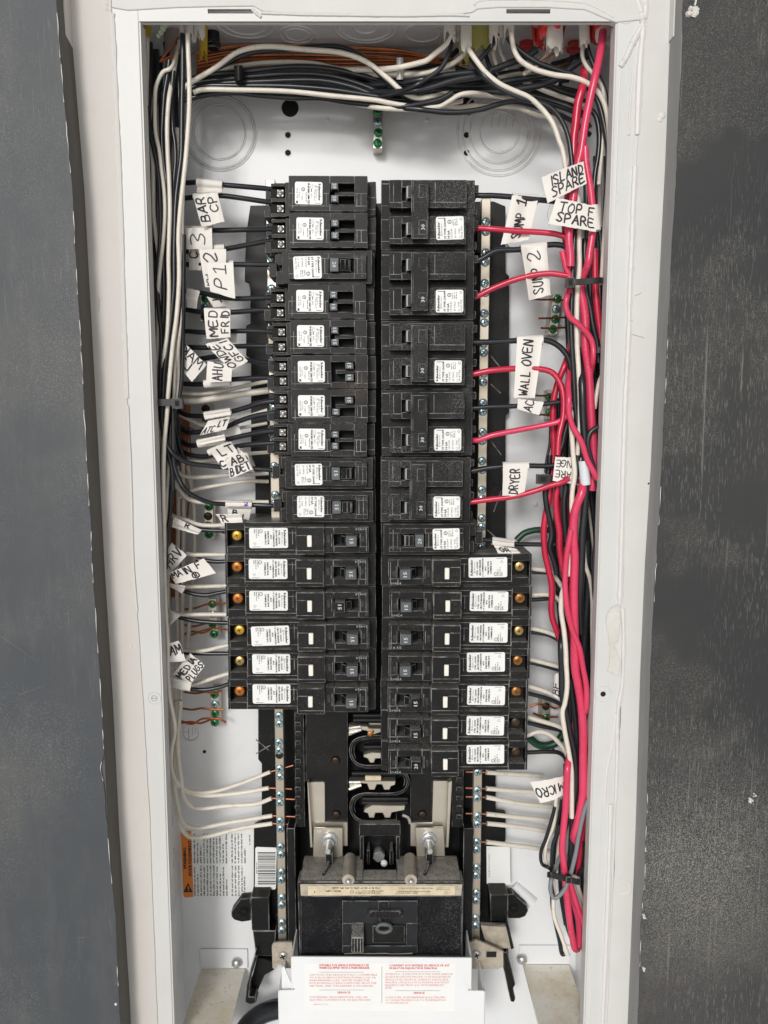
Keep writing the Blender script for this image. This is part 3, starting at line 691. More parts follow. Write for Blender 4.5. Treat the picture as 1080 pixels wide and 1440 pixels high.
# lugs with their bolts
for sg in (0, 1):
    if sg == 0:
        A = [(432,1100),(455,1099),(457,1102),(457,1156),(489,1156),(489,1190),(460,1190),(436,1192)]
        B = [(441,1165),(482,1164),(482,1204),(476,1206),(440,1205)]; c = (463, 1181); hole = (447, 1181)
        C = [(432,1100),(434,1100),(440,1192),(436,1192)]
    else:
        A = [(609,1098),(634,1098),(636,1102),(631,1192),(607,1192),(577,1190),(577,1157),(608,1157)]
        B = [(584,1164),(624,1164),(626,1204),(586,1205)]; c = (603, 1181); hole = (622, 1181)
        C = [(630,1100),(636,1098),(631,1192),(627,1192)]
    lugp = part('lug_plate', MB().pxprism(A, 57.5, 3), M['lug'], bus, .4)
    part('lug_edge', MB().pxprism(C, 50, 7.5), M['lug'], bus, .4)
    part('lug_tab', MB().pxprism(B, 51, 2.5), M['lug'], bus, .4)
    q = P(c[0], c[1], 51)
    part('bolt', MB().cyl(q, (0, -1, 0), 7.2, 1.4, 28).cyl(q + Vector((0, -1.4, 0)), (0, -1, 0), 6.2, .8, 28, 5.2)
         .cyl(q + Vector((0, -2.0, 0)), (0, -1, 0), 5.0, 4.5, 6).cyl(q + Vector((0, -6.5, 0)), (0, -1, 0), 2.7, 12, 14, 2.4), M['bolt'], bus, .25)
m_ = MB(); c0 = P(449, 1169, 51)
put_text(m_, 'G5', lambda s, t: (c0.x + s, 50.9, c0.z + t), -2, -1, 2.4)
part('stamp', m_, M['sticker'], bus)
# bridge with the centre bolt
px_box('bridge_top', 505, 563, 1159, 1176, 46, 53, M['black'], .5, M['edge'])
for x0, x1 in ((506, 511.5), (557, 562.5)): px_box('bridge_leg', x0, x1, 1176.4, 1212, 47, 56, M['black'], .5, M['edge'])
px_box('bridge_web', 512, 557, 1176.4, 1222, 66, 82, M['black_smooth'], .4)
for x0, x1 in ((516, 520), (548, 553)): px_box('bridge_rib', x0, x1, 1196, 1216, 52, 66, M['black'], .4, M['edge'])
c = P(533, 1197, 66)
part('centre_bolt', MB().cyl(c, (0, -1, 0), 5.4, 9, 6, rot=.3).cyl(c + Vector((0, -9, 0)), (0, -1, 0), 4.6, .5, 20), M['bolt'], bus, .4)
part('paint_fleck', MB().dome(P(540, 1214, 50), (0, -1, .4), 3.0, 1.6, 9, 3), M['sticker'], bus)
# shrouds low down
for x0, x1, y0, y1 in [(403,417,1165,1345),(652,664,1165,1345)]: px_box('side_shroud', x0, x1, y0, y1, 48, 84, M['black_smooth'], .5, M['edge'])

# ------------------------------------------------------------------ neutral bars
def screw_mb(c, r, h, n=14, axis=(0, -1, 0), slot=.5, rot=0.6):
    c = Vector(c); m_ = MB().cyl(c, axis, r * .96, h * .6, n, r).dome(c + Vector(axis) * h * .6, axis, r, h * .55, n, 3)
    ca, sa = math.cos(rot), math.sin(rot)
    y = c.y + axis[1] * h * 1.12
    for (dx, dz) in ((ca, sa), (-sa, ca)):
        w = Vector((-dz, 0, dx)) * .28 * r * .6; e_ = Vector((dx, 0, dz)) * r * .72
        m_.add([(c.x + e_.x + w.x, y, c.z + e_.z + w.z), (c.x + e_.x - w.x, y, c.z + e_.z - w.z), (c.x - e_.x - w.x, y, c.z - e_.z - w.z), (c.x - e_.x + w.x, y, c.z - e_.z + w.z)], [(0, 1, 2, 3)])
    return m_
def cross_mb(c, r, y, rot):
    m_ = MB(); ca, sa = math.cos(rot), math.sin(rot)
    for (dx, dz) in ((ca, sa), (-sa, ca)):
        w = Vector((-dz, 0, dx)) * .17 * r; e_ = Vector((dx, 0, dz)) * r * .74
        m_.add([(c.x + e_.x + w.x, y, c.z + e_.z + w.z), (c.x + e_.x - w.x, y, c.z + e_.z - w.z), (c.x - e_.x - w.x, y, c.z - e_.z - w.z), (c.x - e_.x + w.x, y, c.z - e_.z + w.z)], [(0, 1, 2, 3)])
    return m_
_sc = {}
def screws(root, spots, Y, r, h, m, slotm, name='screw'):
    """alike screws sharing two meshes: head with its recess as a child"""
    org = Vector(root.location) / S
    key = (r, h, m.name)
    for (x, z) in spots:
        v = rnd.choice((0, 1, 2))
        if (key, v) not in _sc:
            z0 = Vector((0, 0, 0))
            hd = MB().cyl(z0, (0, -1, 0), r * .95, h * .5, 14, r).dome(Vector((0, -h * .5, 0)), (0, -1, 0), r, h * .5, 14, 3)
            _sc[(key, v)] = (hd.mesh(name, m), cross_mb(z0, r * .8, -h * 1.02, (.3, .9, 1.3)[v]).mesh('recess', slotm))
        a, b = _sc[(key, v)]
        o = ob(name, a, root, Vector((x, Y, z)) - org)
        ob('recess', b, o)
NBY = 56.0
for lab, X, ytop, pairs0, holes, ybot, w in [
    ('silver neutral bar with paired zinc screws beside the left breakers', -89.6, 252, 1123, (1062,), 1326, 7.4),
    ('silver neutral bar with paired zinc screws beside the right breakers', 80.6, 279, 1116.5, (1070,), 1324, 7.4)]:
    z1, z0 = PZ(ytop, NBY), PZ(ybot, NBY)
    rt = thing('neutral_bar', lab, 'neutral bar', (X, NBY + 8, z0))
    part('bar', MB().box(X - w/2, X + w/2, NBY, NBY + 9, z0, z1), M['steel'], rt, .5)
    zc = PZ(pairs0, NBY); sp = []
    k = -9
    while True:
        z = zc + k * 23.6; k += 1
        if z > z1 - 6: break
        if z < z0 + 6: continue
        for dz in (3.6, -3.6):
            if abs(z + dz - PZ(holes[0], NBY)) > 3.5: sp.append((X + rnd.uniform(-.4, .4), z + dz))
    screws(rt, sp, NBY, 3.4, 2.0, M['zinc'], M['recess'])
    part('bar_hole', MB().cyl((X, NBY - .3, PZ(holes[0], NBY)), (0, 1, 0), 3.3, .25, 18), M['void'], rt)
    part('bar_standoff', MB().box(X - 6, X + 6, NBY + 9, 84, z0 + 4, z0 + 20).box(X - 6, X + 6, NBY + 9, 84, z1 - 40, z1 - 20).box(X - 6, X + 6, NBY + 9, 84, -240, -220), M['black'], rt, .5)
# ------------------------------------------------------------------ earth bars with green screws
def ground_bar(lab, x, y0, y1, cols, Y=80, w=8.0, slant=0):
    a, b = P(x, y0, Y), P(x + slant, y1, Y)
    rt = thing('earth_bar', lab, 'earth bar', (b.x, BD - .5, (a.z + b.z) / 2))
    m_ = MB().prism([(a.x - w/2, a.z), (a.x + w/2, a.z), (b.x + w/2, b.z), (b.x - w/2, b.z)], Y, BD - .4)
    part('bar', m_, M['lug'], rt, .4)
    n = len(cols)
    for i, c in enumerate(cols):
        t = (i + .5) / n; q = a.lerp(b, t)
        screws(rt, [(q.x + rnd.uniform(-.5, .5), q.z)], Y, 3.5, 2.6, M[c], M['recess'] if c == 'zinc' else M['void'])
ground_bar('earth bar with green screws under the top wire bundle', 531.5, 150, 209, ['green', 'zinc', 'green', 'green'], 80, 7.6, -.5)
ground_bar('earth bar with three green screws and one silver beside the SUMP 2 tag', 784, 413, 470, ['green', 'zinc', 'green', 'green'], 80, 8, -7)
ground_bar('earth bar half hidden by red wires under the AC tag', 772.5, 548, 590, ['green', 'green'], 80, 4)
ground_bar('short earth bar with one green screw behind wires beside the lowest right breakers', 767, 985, 1016, ['darkscrew', 'green'], 80, 8)
ground_bar('earth bar half covered by paper tags high behind the left bundle', 288, 413, 452, ['green', 'zinc', 'darkscrew'], 80, 7.6)
ground_bar('earth bar with dark screws under the left cable tie', 289, 568, 608, ['darkscrew', 'green', 'green'], 80, 8)
ground_bar('earth bar behind the small folded tag above the left arc-fault breakers', 293.5, 706, 758, ['green', 'darkscrew', 'green', 'green'], 80, 8)
ground_bar('earth bar between the second and fourth left arc-fault breakers', 298, 842, 898, ['green', 'zinc', 'green', 'green'], 80, 8, 3)
ground_bar('earth bar with green screws beside the lowest left arc-fault breaker', 301.5, 970, 1022, ['green', 'zinc', 'green', 'green'], 80, 8, 1)

# ------------------------------------------------------------------ main breaker
mbk = thing('main_breaker', 'large black main breaker with dusty top and toggle handle', 'main breaker', P(535, 1300, 60))
def mpx(name, poly, Y, th, m, bev=.4, edge=None, root=mbk): return part(name, MB().pxprism(poly, Y, th), m, root, bev, edge)
zt = PZ(1241, 16)
x0, x1 = PX(418, 1242, 16), PX(652, 1242, 16)
x0b, x1b = PX(421, 1343, 16), PX(650, 1343, 16)
zb = PZ(1346, 16)
m_ = MB().prism([(x0, zt), (x1, zt), (x1b, zb), (x0b, zb)], 17, 34)
part('body', m_, M['black'], mbk, .8, M['edge'])
PR_ = [(54, zt - 6), (54, zt + 1.0), (50, zt + 1.6), (22, zt + .8), (17.2, zt - 1), (17.2, zt - 6)]
xa_, xb_ = PX(511, 1210, 40), PX(558, 1210, 40)
m_ = MB().prismx(PR_, x0 + 2, xa_).prismx(PR_, xb_, x1 - 2).prismx([(33, zt - 6), (33, zt + 1.0), (22, zt + .8), (17.2, zt - 1), (17.2, zt - 6)], xa_, xb_)
part('top_cover', m_, mat('dusty_cover', (.045, .042, .038), .8, dust=DUSTC, noise=[(150, .42, .60, (.20, .18, .14), .9)], speck=[(1300, .56, .66, (.36, .33, .27), .7, None)], bump=[(900, .4, .3)]), mbk, .6, M['edge'])
mpx('front_face', [(423,1260.5),(649,1260),(649,1343),(423,1344)], 15.6, 1.3, M['mb_face'], .35, M['edge'])
mpx('label_frame', [(422,1243.5),(650,1243.5),(649,1259.7),(423,1260)], 16.2, .8, M['dusty_steel'], .2)
lb = mpx('label_strip', [(433,1246),(639.5,1246),(639.5,1259),(433,1259.3)], 15.9, .25, M['cream_lbl'], 0)
m_ = MB()
o_ = P(639, 1246.3, 15.85); k = mmpx(1252, 15.85)
fr = lambda s, t: (o_.x - s * k, 15.8, o_.z - t * k)        # the strip is printed upside down
r2 = random.Random(5)
greek(m_, fr, 104, 172, 1.6, 2.4, r2)
greek(m_, fr, 6, 26, 4.5, 1.0, r2); greek(m_, fr, 6, 26, 2.2, .9, r2)
for a, b, c in [(30,78,2.2),(34,80,7.2),(52,82,9.6),(100,130,6.5),(104,140,9.4)]: greek(m_, fr, a, b, c, 1.5, r2)
greek(m_, fr, 160, 184, 6.0, 2.6, r2)
ring2(m_, fr, 114, 8.2, 2.4, .6); ring2(m_, fr, 144, 8.2, 2.4, .6)
ring2(m_, fr, 12, 9, 2.6, .6, 4); bar(m_, fr, 196, 197, 7, 10)
part('print', m_, M['ink'], lb)
# handle plate with its window
mpx('handle_plate', [(481.5,1267),(587,1267),(587,1298.5),(481.5,1298.5)], 13.4, 2.1, M['mb_plate'], .3, M['edge'])
mpx('handle_plate', [(481.5,1298.6),(496,1298.6),(496,1330),(481.5,1330)], 13.4, 2.1, M['mb_plate'], .3, M['edge'])
mpx('handle_plate', [(571.5,1298.6),(587,1298.6),(587,1330),(571.5,1330)], 13.4, 2.1, M['mb_plate'], .3, M['edge'])
mpx('handle_plate', [(481.5,1330.1),(587,1330.1),(587,1340),(481.5,1340)], 13.4, 2.1, M['mb_plate'], .3, M['edge'])
mpx('window_floor', [(496,1298.6),(571.5,1298.6),(571.5,1330),(496,1330)], 15.3, .3, M['void'], 0)
mpx('handle_block', [(524,1302),(569,1302),(569,1326),(524,1326)], 13.8, 1.4, M['black_smooth'], .5, M['edge'])
m_ = MB(); a, b = P(494.5, 1297, 13), P(511.5, 1332, 13)
m_.prismx([(15.2, a.z), (12, a.z), (5, a.z - 8), (5, b.z + 1), (7, b.z), (15.2, b.z)], a.x, b.x)
part('toggle', m_, M['black_dusty'], mbk, .7, M['edge'])
m_ = MB()
for i in range(3):
    xx = a.x + (i + 1) * (b.x - a.x) / 4; m_.box(xx - .35, xx + .35, 4.6, 5.05, b.z + 2, a.z - 9)
part('toggle_rib', m_, M['edge'], mbk)
c = P(542, 1285, 12)
m_ = MB(); n = 24; w_, h_ = 24.5 * mmpx(1285, 12), 5.2 * mmpx(1285, 12)
poly = [(c.x + (w_ - h_) * (1 if math.cos(t) > 0 else -1) + h_ * math.cos(t), c.z + h_ * math.sin(t)) for t in [2*math.pi*(i+.5)/n for i in range(n)]]
part('lock_bar', m_.prism(poly, 10.6, 13.3), M['black'], mbk, .4, M['edge'])
for xx in (521.5, 563):
    q = P(xx, 1285, 10.6); part('rivet', MB().dome(q, (0, -1, 0), 2.2, 1.2), M['black'], mbk)
mpx('lock_rail', [(531.5,1267.5),(547,1267.5),(547,1281),(531.5,1281)], 11.6, 1.7, M['black'], .4, M['edge'])
mpx('lock_stem', [(532,1290),(549,1290),(546,1298),(535,1298)], 11, 2.2, M['black'], .4, M['edge'])
q = P(540, 1305, 9.5)
part('lock_ring', MB().torus(q, (0, -1, 0), 10.0 * mmpx(1305, 9.5), 1.6, 28, 8, .62), M['slate'], mbk)
# dust line under the plate, top bosses and screws
part('dust_line', MB().tube([P(x, 1341 + r2.uniform(-.5, .5), 15.3) for x in range(484, 586, 6)], .35, 5, sub=2), M['cream_lbl'], mbk)
for x in (490, 578):
    c = P(x, 1236, 18)
    part('top_boss', MB().cyl((c.x, 16.8, zt + 1.2), (0, 1, 0), 5.2, 33, 16), M['dusty_steel'], mbk, .4)
    q = Vector((c.x, 16.6, zt + .8)); part('top_screw', MB().dome(q, (0, -1, 0), 2.6, 2.6, 14, 4), M['bolt'], mbk)
for x0_, x1_ in ((459, 469), (598, 608)):
    a, b = P(x0_, 1203, 46), P(x1_, 1222, 46)
    part('top_post', MB().box(a.x, b.x, 36, 52, zt + 3, zt + 13), M['black'], mbk, .5, M['edge'])
for x_ in (462, 602):
    q = P(x_, 1224, 36); part('top_hook', MB().tube([Vector((q.x, 36, zt + 6)), Vector((q.x - 1, 30, zt + 4)), Vector((q.x - 3, 26, zt + 2.4)), Vector((q.x - 3.5, 24, zt + 2))], 1.3, 8), M['black'], mbk)

# ------------------------------------------------------------------ metal cross strap, barrier, plastic feet
for lab, poly, sx, sy, sq in [('dusty plated strap end with a screw under the left neutral bar', [(385,1326),(411,1325),(412,1362),(397,1362),(395,1357),(390,1357),(387,1363),(383,1362),(382,1330)], 398, 1342.7, None),
                              ('dusty plated strap with a square hole under the right neutral bar', [(660,1325),(670,1322),(708,1338),(708,1360),(700,1363),(664,1363)], 670, 1341, (684,698,1338,1346))]:
    rt = thing('cross_strap', lab, 'metal strap', P(sx, sy, 50))
    part('strap', MB().pxprism(poly, 46, 2.5), M['dusty_steel'], rt, .4)
    c = P(sx, sy, 46); part('screw', MB().dome(c, (0, -1, 0), 4.0, 2.8, 16, 4), M['silver'], rt)
    part('recess', cross_mb(c, 3.4, c.y - 2.9, .4), M['void'], rt)
    if sq:
        a, b = P(sq[0], sq[2], 46), P(sq[1], sq[3], 46); part('square_hole', MB().box(a.x, b.x, 45.85, 45.95, b.z, a.z), M['void'], rt)
bar_ = thing('barrier_plate', 'white service barrier plate with red bilingual caution sticker', 'barrier plate', P(536, 1440, 9))
BP = [(410,1345.5),(663,1347),(663,1391),(658.5,1391),(658.5,1393),(681,1393.5),(681,1475),(392.5,1475),(392.5,1393),(414,1392.5),(414,1390),(410.5,1390)]
part('plate', MB().pxprism(BP, 7, 1.3), M['white_flange'] if 0 else M['white_coat'], bar_, .25)
for xx, ya, yb in ((410.6, 1346.5, 1392), (662.4, 1348, 1392), (393.2, 1394, 1475), (680.4, 1394.5, 1475)):
    a, b = P(xx, ya, 8.4), P(xx, yb, 8.4)
    part('return', MB().box(min(a.x, b.x) - .5, max(a.x, b.x) + .5, 8.4, 44, b.z, a.z), M['white_coat'], bar_, .2)
part('wing', MB().pxprism([(396,1362),(399,1358),(413,1391),(396,1391)], 10, 1), M['white_coat'], bar_, .1)
stk = part('sticker', MB().pxprism([(428,1354),(640,1354.5),(639,1422),(428,1421)], 6.85, .15), M['sticker'], bar_)
o_ = P(420, 1345, 6.8); k = mmpx(1385, 6.8)
fr = lambda s, t: (o_.x + s * k / 9 * 1.0, 6.78, o_.z - t * k / 9 * 1.0)
m_ = MB()
def tl(s, x, y, x1, cap=24, off=0): put_text(m_, s, lambda a, b: fr(a + off, -b), x, -y, cap, x1 - x, bold=(1.6 if cap > 25 else 0))
for s, x, y, x1 in [('SUITABLE FOR SERVICE ENTRANCE USE', 258, 134, 885), ('WHEN EQUIPPED WITH A MAIN BREAKER', 258, 170, 890)]: tl(s, x, y, x1, 29)
for s, x, y, x1 in [('CAUTION: THIS DEVICE IS FULLY CONVERTIBLE', 135, 262, 988), ('TO A NON-SERVICE ENTRANCE MAIN LUGS OR', 135, 300, 972), ('MAIN BREAKER LOAD CENTER WHEN THE', 135, 338, 888),
                    ('BOX BONDING SCREW IS REMOVED FROM THE', 135, 376, 978), ('NEUTRAL, AND THIS BARRIER IS DISCARDED.', 135, 414, 945)]: tl(s, x, y, x1)
tl('SERVICE', 485, 506, 648, 26)
for s, x, y, x1 in [('FOR REPAIRS OR ALTERATIONS CALL AN', 135, 568, 865), ('ELECTRIC CONTRACTOR OR ELECTRICIAN', 135, 606, 900), ('48276-211-12', 182, 666, 360)]: tl(s, x, y, x1, 24 if x < 150 else 18)
for s, x, y, x1 in [("CONVIENT AUX ENTREES DE SERVICE S'IL EST", 108, 136, 865), ("MUNI D'UN DISJONCTEUR PRINCIPAL", 108, 174, 715)]: tl(s, x, y, x1, 27, 1035)
for s, x, y, x1 in [('ATTENTION : CE DISPOSITIF PEUT ETRE TRANSFORME SUR', 55, 252, 908), ('LES LIEUX EN DISPOSITIF PRINCIPAL OU DE NON-ENTREE DE', 55, 290, 878), ('SERVICE OU EN CENTRE DE CHARGE DU DISJONCTEUR', 55, 328, 855),
                    ('PRINCIPAL LORSQUE LA VIS DE MASSE DE LA BOITE EST', 55, 366, 865), ('ENLEVEE DU NEUTRE ET QUE CETTE BARRIERE EST', 55, 404, 800), ('JETEE.', 55, 440, 145)]: tl(s, x, y, x1, 24, 1035)
tl('SERVICE', 415, 512, 555, 26, 1035)
for s, x, y, x1 in [('CONSULTER UN ENTREPRENEUR ELECTRICIEN', 55, 572, 810), ('OU UN ELECTRICIEN POUR TOUTE REPARATION', 55, 610, 820), ('OU MODIFICATION', 55, 648, 345)]: tl(s, x, y, x1, 24, 1035)
part('red_print', m_, M['ink_red'], stk)
m_ = MB()
for a, b, c in [(255,825,212),(255,825,456),(1215,1785,206),(1215,1785,466)]: bar(m_, fr, a, b, c, c + 4)
bar(m_, fr, 1046, 1051, 135, 640)
part('rule', m_, M['ink_soft'], stk)

def foot(lab, polys, root_pt, hole):
    rt = thing('mounting_foot', lab, 'mounting foot', P(*root_pt))
    for nm, poly, Y, th, m in polys: part(nm, MB().pxprism(poly, Y, th), M[m], rt, .8, M['edge'] if m.startswith('black') else None)
    c = P(hole[0], hole[1], polys[0][2]); part('foot_hole', MB().torus(c, (0, 1, 0), 4.2, .6, 24).torus(c, (0, 1, 0), 2.4, .9, 20), M['black_smooth'], rt)
    part('hole_floor', MB().cyl(c + Vector((0, -.15, 0)), (0, 1, 0), 2.0, .1, 16), M['void'], rt)
foot('black plastic mounting foot screwed to the back beside the warning label',
     [('ear', [(325,1282),(338,1264),(352,1263),(353,1295),(340,1297),(329,1294),(325,1289)], 84, 9, 'black_smooth'), ('block', [(352,1262),(378,1262),(379,1309),(354,1309)], 68, 20, 'black_smooth'), ('skirt', [(355,1309),(388,1309),(386,1345),(360,1345)], 68, 16, 'black_smooth')], (350, 1285, 90), (343, 1282))
foot('black plastic mounting foot screwed to the back under the clear bump on the right',
     [('ear', [(713,1258),(722,1257),(741,1273),(743,1281),(739,1289),(731,1292),(714,1292)], 84, 9, 'black_smooth'), ('block', [(689,1258),(715,1258),(714,1304),(690,1302)], 66, 22, 'black_smooth')], (720, 1280, 90), (722.5, 1277))
rt = thing('plastic_flap', 'dusty brown plastic flap under the right mounting foot', 'plastic flap', P(700, 1320, 70))
part('flap', MB().pxprism([(676,1302),(690,1303),(712,1303),(720,1330),(719,1334),(690,1335),(684,1329),(680,1316)], 55, 6), M['dusty_steel'], rt, .6)
part('flap_rim', MB().pxprism([(712,1303),(716,1304),(723,1334),(719,1336)], 52, 10), M['black_smooth'], rt, .6)
rt = thing('lever_strip', 'thin black plastic arm slanting down behind the right strap', 'plastic arm', P(716, 1370, 60))
part('arm', MB().pxprism([(708,1339),(714,1339),(725,1385),(722,1390),(725,1405),(723,1410),(718,1409),(708,1362)], 58, 12), M['black_smooth'], rt, .7, M['edge'])
rt = thing('lever_strip', 'black plastic arm hooked down behind the left strap', 'plastic arm', P(352, 1370, 60))
part('arm', MB().pxprism([(358,1344),(362,1346),(352,1380),(350,1402),(359,1402),(361,1410),(352,1413),(345,1410),(346,1386)], 56, 12), M['black_smooth'], rt, .7, M['edge'])
part('arm_web', MB().pxprism([(362,1346),(384,1352),(386,1364),(372,1372),(362,1395),(352,1402),(353,1380)], 70, 8), M['black_smooth'], rt, .7)
rt = thing('service_cable', 'thick black service cable curving at the bottom left of the box', 'cable', P(380, 1420, 60))
part('cable', MB().tube([P(335, 1462, 70), P(350, 1440, 68), P(372, 1424, 64), P(398, 1417, 60), P(420, 1415, 58)], 8.5, 16), M['w_black'], rt)

# ------------------------------------------------------------------ labels stuck in the box
wlb = thing('warning_label', 'orange and white bilingual warning label on the back wall', 'warning label', P(305, 1215, BD))
Yw = BD - .35
part('paper', MB().pxprism([(254,1168),(352,1165),(357,1170),(356,1258),(352,1263),(260,1262)], Yw, .25), M['sticker'], wlb)
o_ = part('orange_band', MB().pxprism([(254,1171),(257,1168.5),(269,1168.5),(272,1261.5),(260,1262),(258,1259)], Yw - .12, .1), M['orange_lbl'], wlb)
def pxfr(x, y, Y, rot):
    """frame for text: s along the writing, t up, in photograph pixels from (x, y)"""
    ca, sa = math.cos(R(rot)), math.sin(R(rot))
    return lambda s, t: P(x + s * ca - t * sa, y - s * sa - t * ca, Y)
m_ = MB()
put_text(m_, 'WARNING', pxfr(262.3, 1222, Yw - .2, 91), 0, 0, 4.4, 30, bold=.35)
put_text(m_, 'AVERTISSEMENT', pxfr(269.6, 1232.5, Yw - .2, 91), 0, 0, 4.4, 51, bold=.35)
f2 = pxfr(264.5, 1249.5, Yw - .2, 90)
m_.add([f2(-5.2, 6.6), f2(8.2, 0), f2(-5.2, -6.6)][::1], [(0, 1, 2)])
part('print', m_, M['ink'], o_)
m_ = MB(); f3 = pxfr(265, 1249.5, Yw - .26, 90)
bar(m_, f3, -1.0, 3.6, -.9, .9); bar(m_, f3, -3.6, -2.2, -.9, .9)
part('mark', m_, M['orange_lbl'], o_)
m_ = MB(); r2 = random.Random(21)
for ya, yb, xs in [(1260, 1217, (275,279.5,284,288.5,293,297.5,302,306.5,311,315.5,320,328,332.5,337,341.5,345)), (1214, 1172, (275,279.5,284,288.5,293,297.5,302,306.5,311,315.5,320,328,332.5,337,341.5,346))]:
    for i, x in enumerate(xs):
        e_ = ya - yb - (0 if r2.random() < .75 else r2.uniform(5, 22))
        greek(m_, pxfr(x + (ya - 1260) * .01, ya, Yw - .2, 90.5), 0, e_, 0, 2.3, r2)
greek(m_, pxfr(352, 1188, Yw - .2, 90), 0, 14, 0, 1.8, r2)
part('print', m_, M['ink'], wlb)
bl = thing('barcode_label', 'white barcode label on the black plate beside the left neutral bar', 'barcode label', P(375, 1220, 84))
part('paper', MB().pxprism([(359,1193),(361,1191),(388,1192),(389,1194),(388,1249),(386,1251),(360,1250),(358.5,1248)], 83.6, .25), M['sticker'], bl)
m_ = MB(); y = 1198.5
while y < 1244:
    h = r2.choice((.7, .7, 1.1, 1.6)); a, b = P(362.5, y, 83.5), P(387.5, y + h, 83.5)
    m_.add([(a.x, 83.5, a.z), (b.x, 83.5, a.z), (b.x, 83.5, b.z), (a.x, 83.5, b.z)], [(0, 1, 2, 3)]); y += h + r2.choice((.7, .9, 1.3))
greek(m_, pxfr(361.7, 1229, 83.5, 90), 0, 17, 0, 1.3, r2)
part('print', m_, M['ink'], bl)
ql = thing('serial_label', 'white serial number label on the right of the black plate', 'serial label', P(700, 1215, 84))
part('paper', MB().pxprism([(684,1190),(717,1191),(718,1243),(716,1245),(686,1244),(684.5,1242)], 83.4, .25), M['sticker'], ql)
m_ = MB(); put_text(m_, '02040909111300', pxfr(689, 1234, 83.3, 90), 0, 0, 2.2, 33)
part('print', m_, M['ink_soft'], ql)
# ------------------------------------------------------------------ breakers
PITCH, ZT = 25.6, 179.5
XL, XR = -6.3, -2.3                       # inner ends of the two columns
def crook(o):
    o.rotation_euler.y = R(rnd.gauss(0, .8)); o.location = Vector((rnd.gauss(0, .35), 0, rnd.gauss(0, .25))) * S
HW = 12.45                                # half the width of a pole
_mesh = {}
def fat(mb):
    # mould lines stand .4 mm wide
    for i in range(0, len(mb.v), 8):
        b = mb.v[i:i+8]
        for ax in (0, 2):
            lo = min(p[ax] for p in b); hi = max(p[ax] for p in b)
            if hi - lo < .4:
                for p in b: p[ax] += -.05 if p[ax] < (lo + hi) / 2 else .09
    return mb
def shared(key, fn, m, bevel=0, edge=None, ang=38):
    k = (key, m.name)
    if k not in _mesh: _mesh[k] = (fat(fn()) if key.startswith('seam') else fn()).mesh(key, m, (0, 0, 0), bevel * 1.25, edge, ang)
    return _mesh[k]
def up(z0, x0):                           # text frame: writing runs up, letters stand towards the bus side
    return lambda y: (lambda s, t: (x0 - t, y, z0 + s))
EM = M['edge']
def cut_layer(mb, x0, x1, z0, z1, y0, y1, holes):
    """a plate x0..x1, z0..z1 between depths y0..y1 with rectangular openings (hx0,hx1,hz0,hz1) in separate x ranges"""
    x = x0
    for hx0, hx1, hz0, hz1 in sorted(holes):
        if hx0 > x: mb.box(x, hx0, y0, y1, z0, z1)
        if hz0 > z0: mb.box(hx0, hx1, y0, y1, z0, hz0)
        if hz1 < z1: mb.box(hx0, hx1, y0, y1, hz1, z1)
        x = hx1
    if x < x1: mb.box(x, x1, y0, y1, z0, z1)
    return mb
def rrect(x0, x1, z0, z1, r, n=4):
    o = []
    for cx, cz, a in ((x1-r, z1-r, 0), (x0+r, z1-r, 90), (x0+r, z0+r, 180), (x1-r, z0+r, 270)):
        o += [(cx + r*math.cos(R(a + 90*i/n)), cz + r*math.sin(R(a + 90*i/n))) for i in range(n + 1)]
    return o
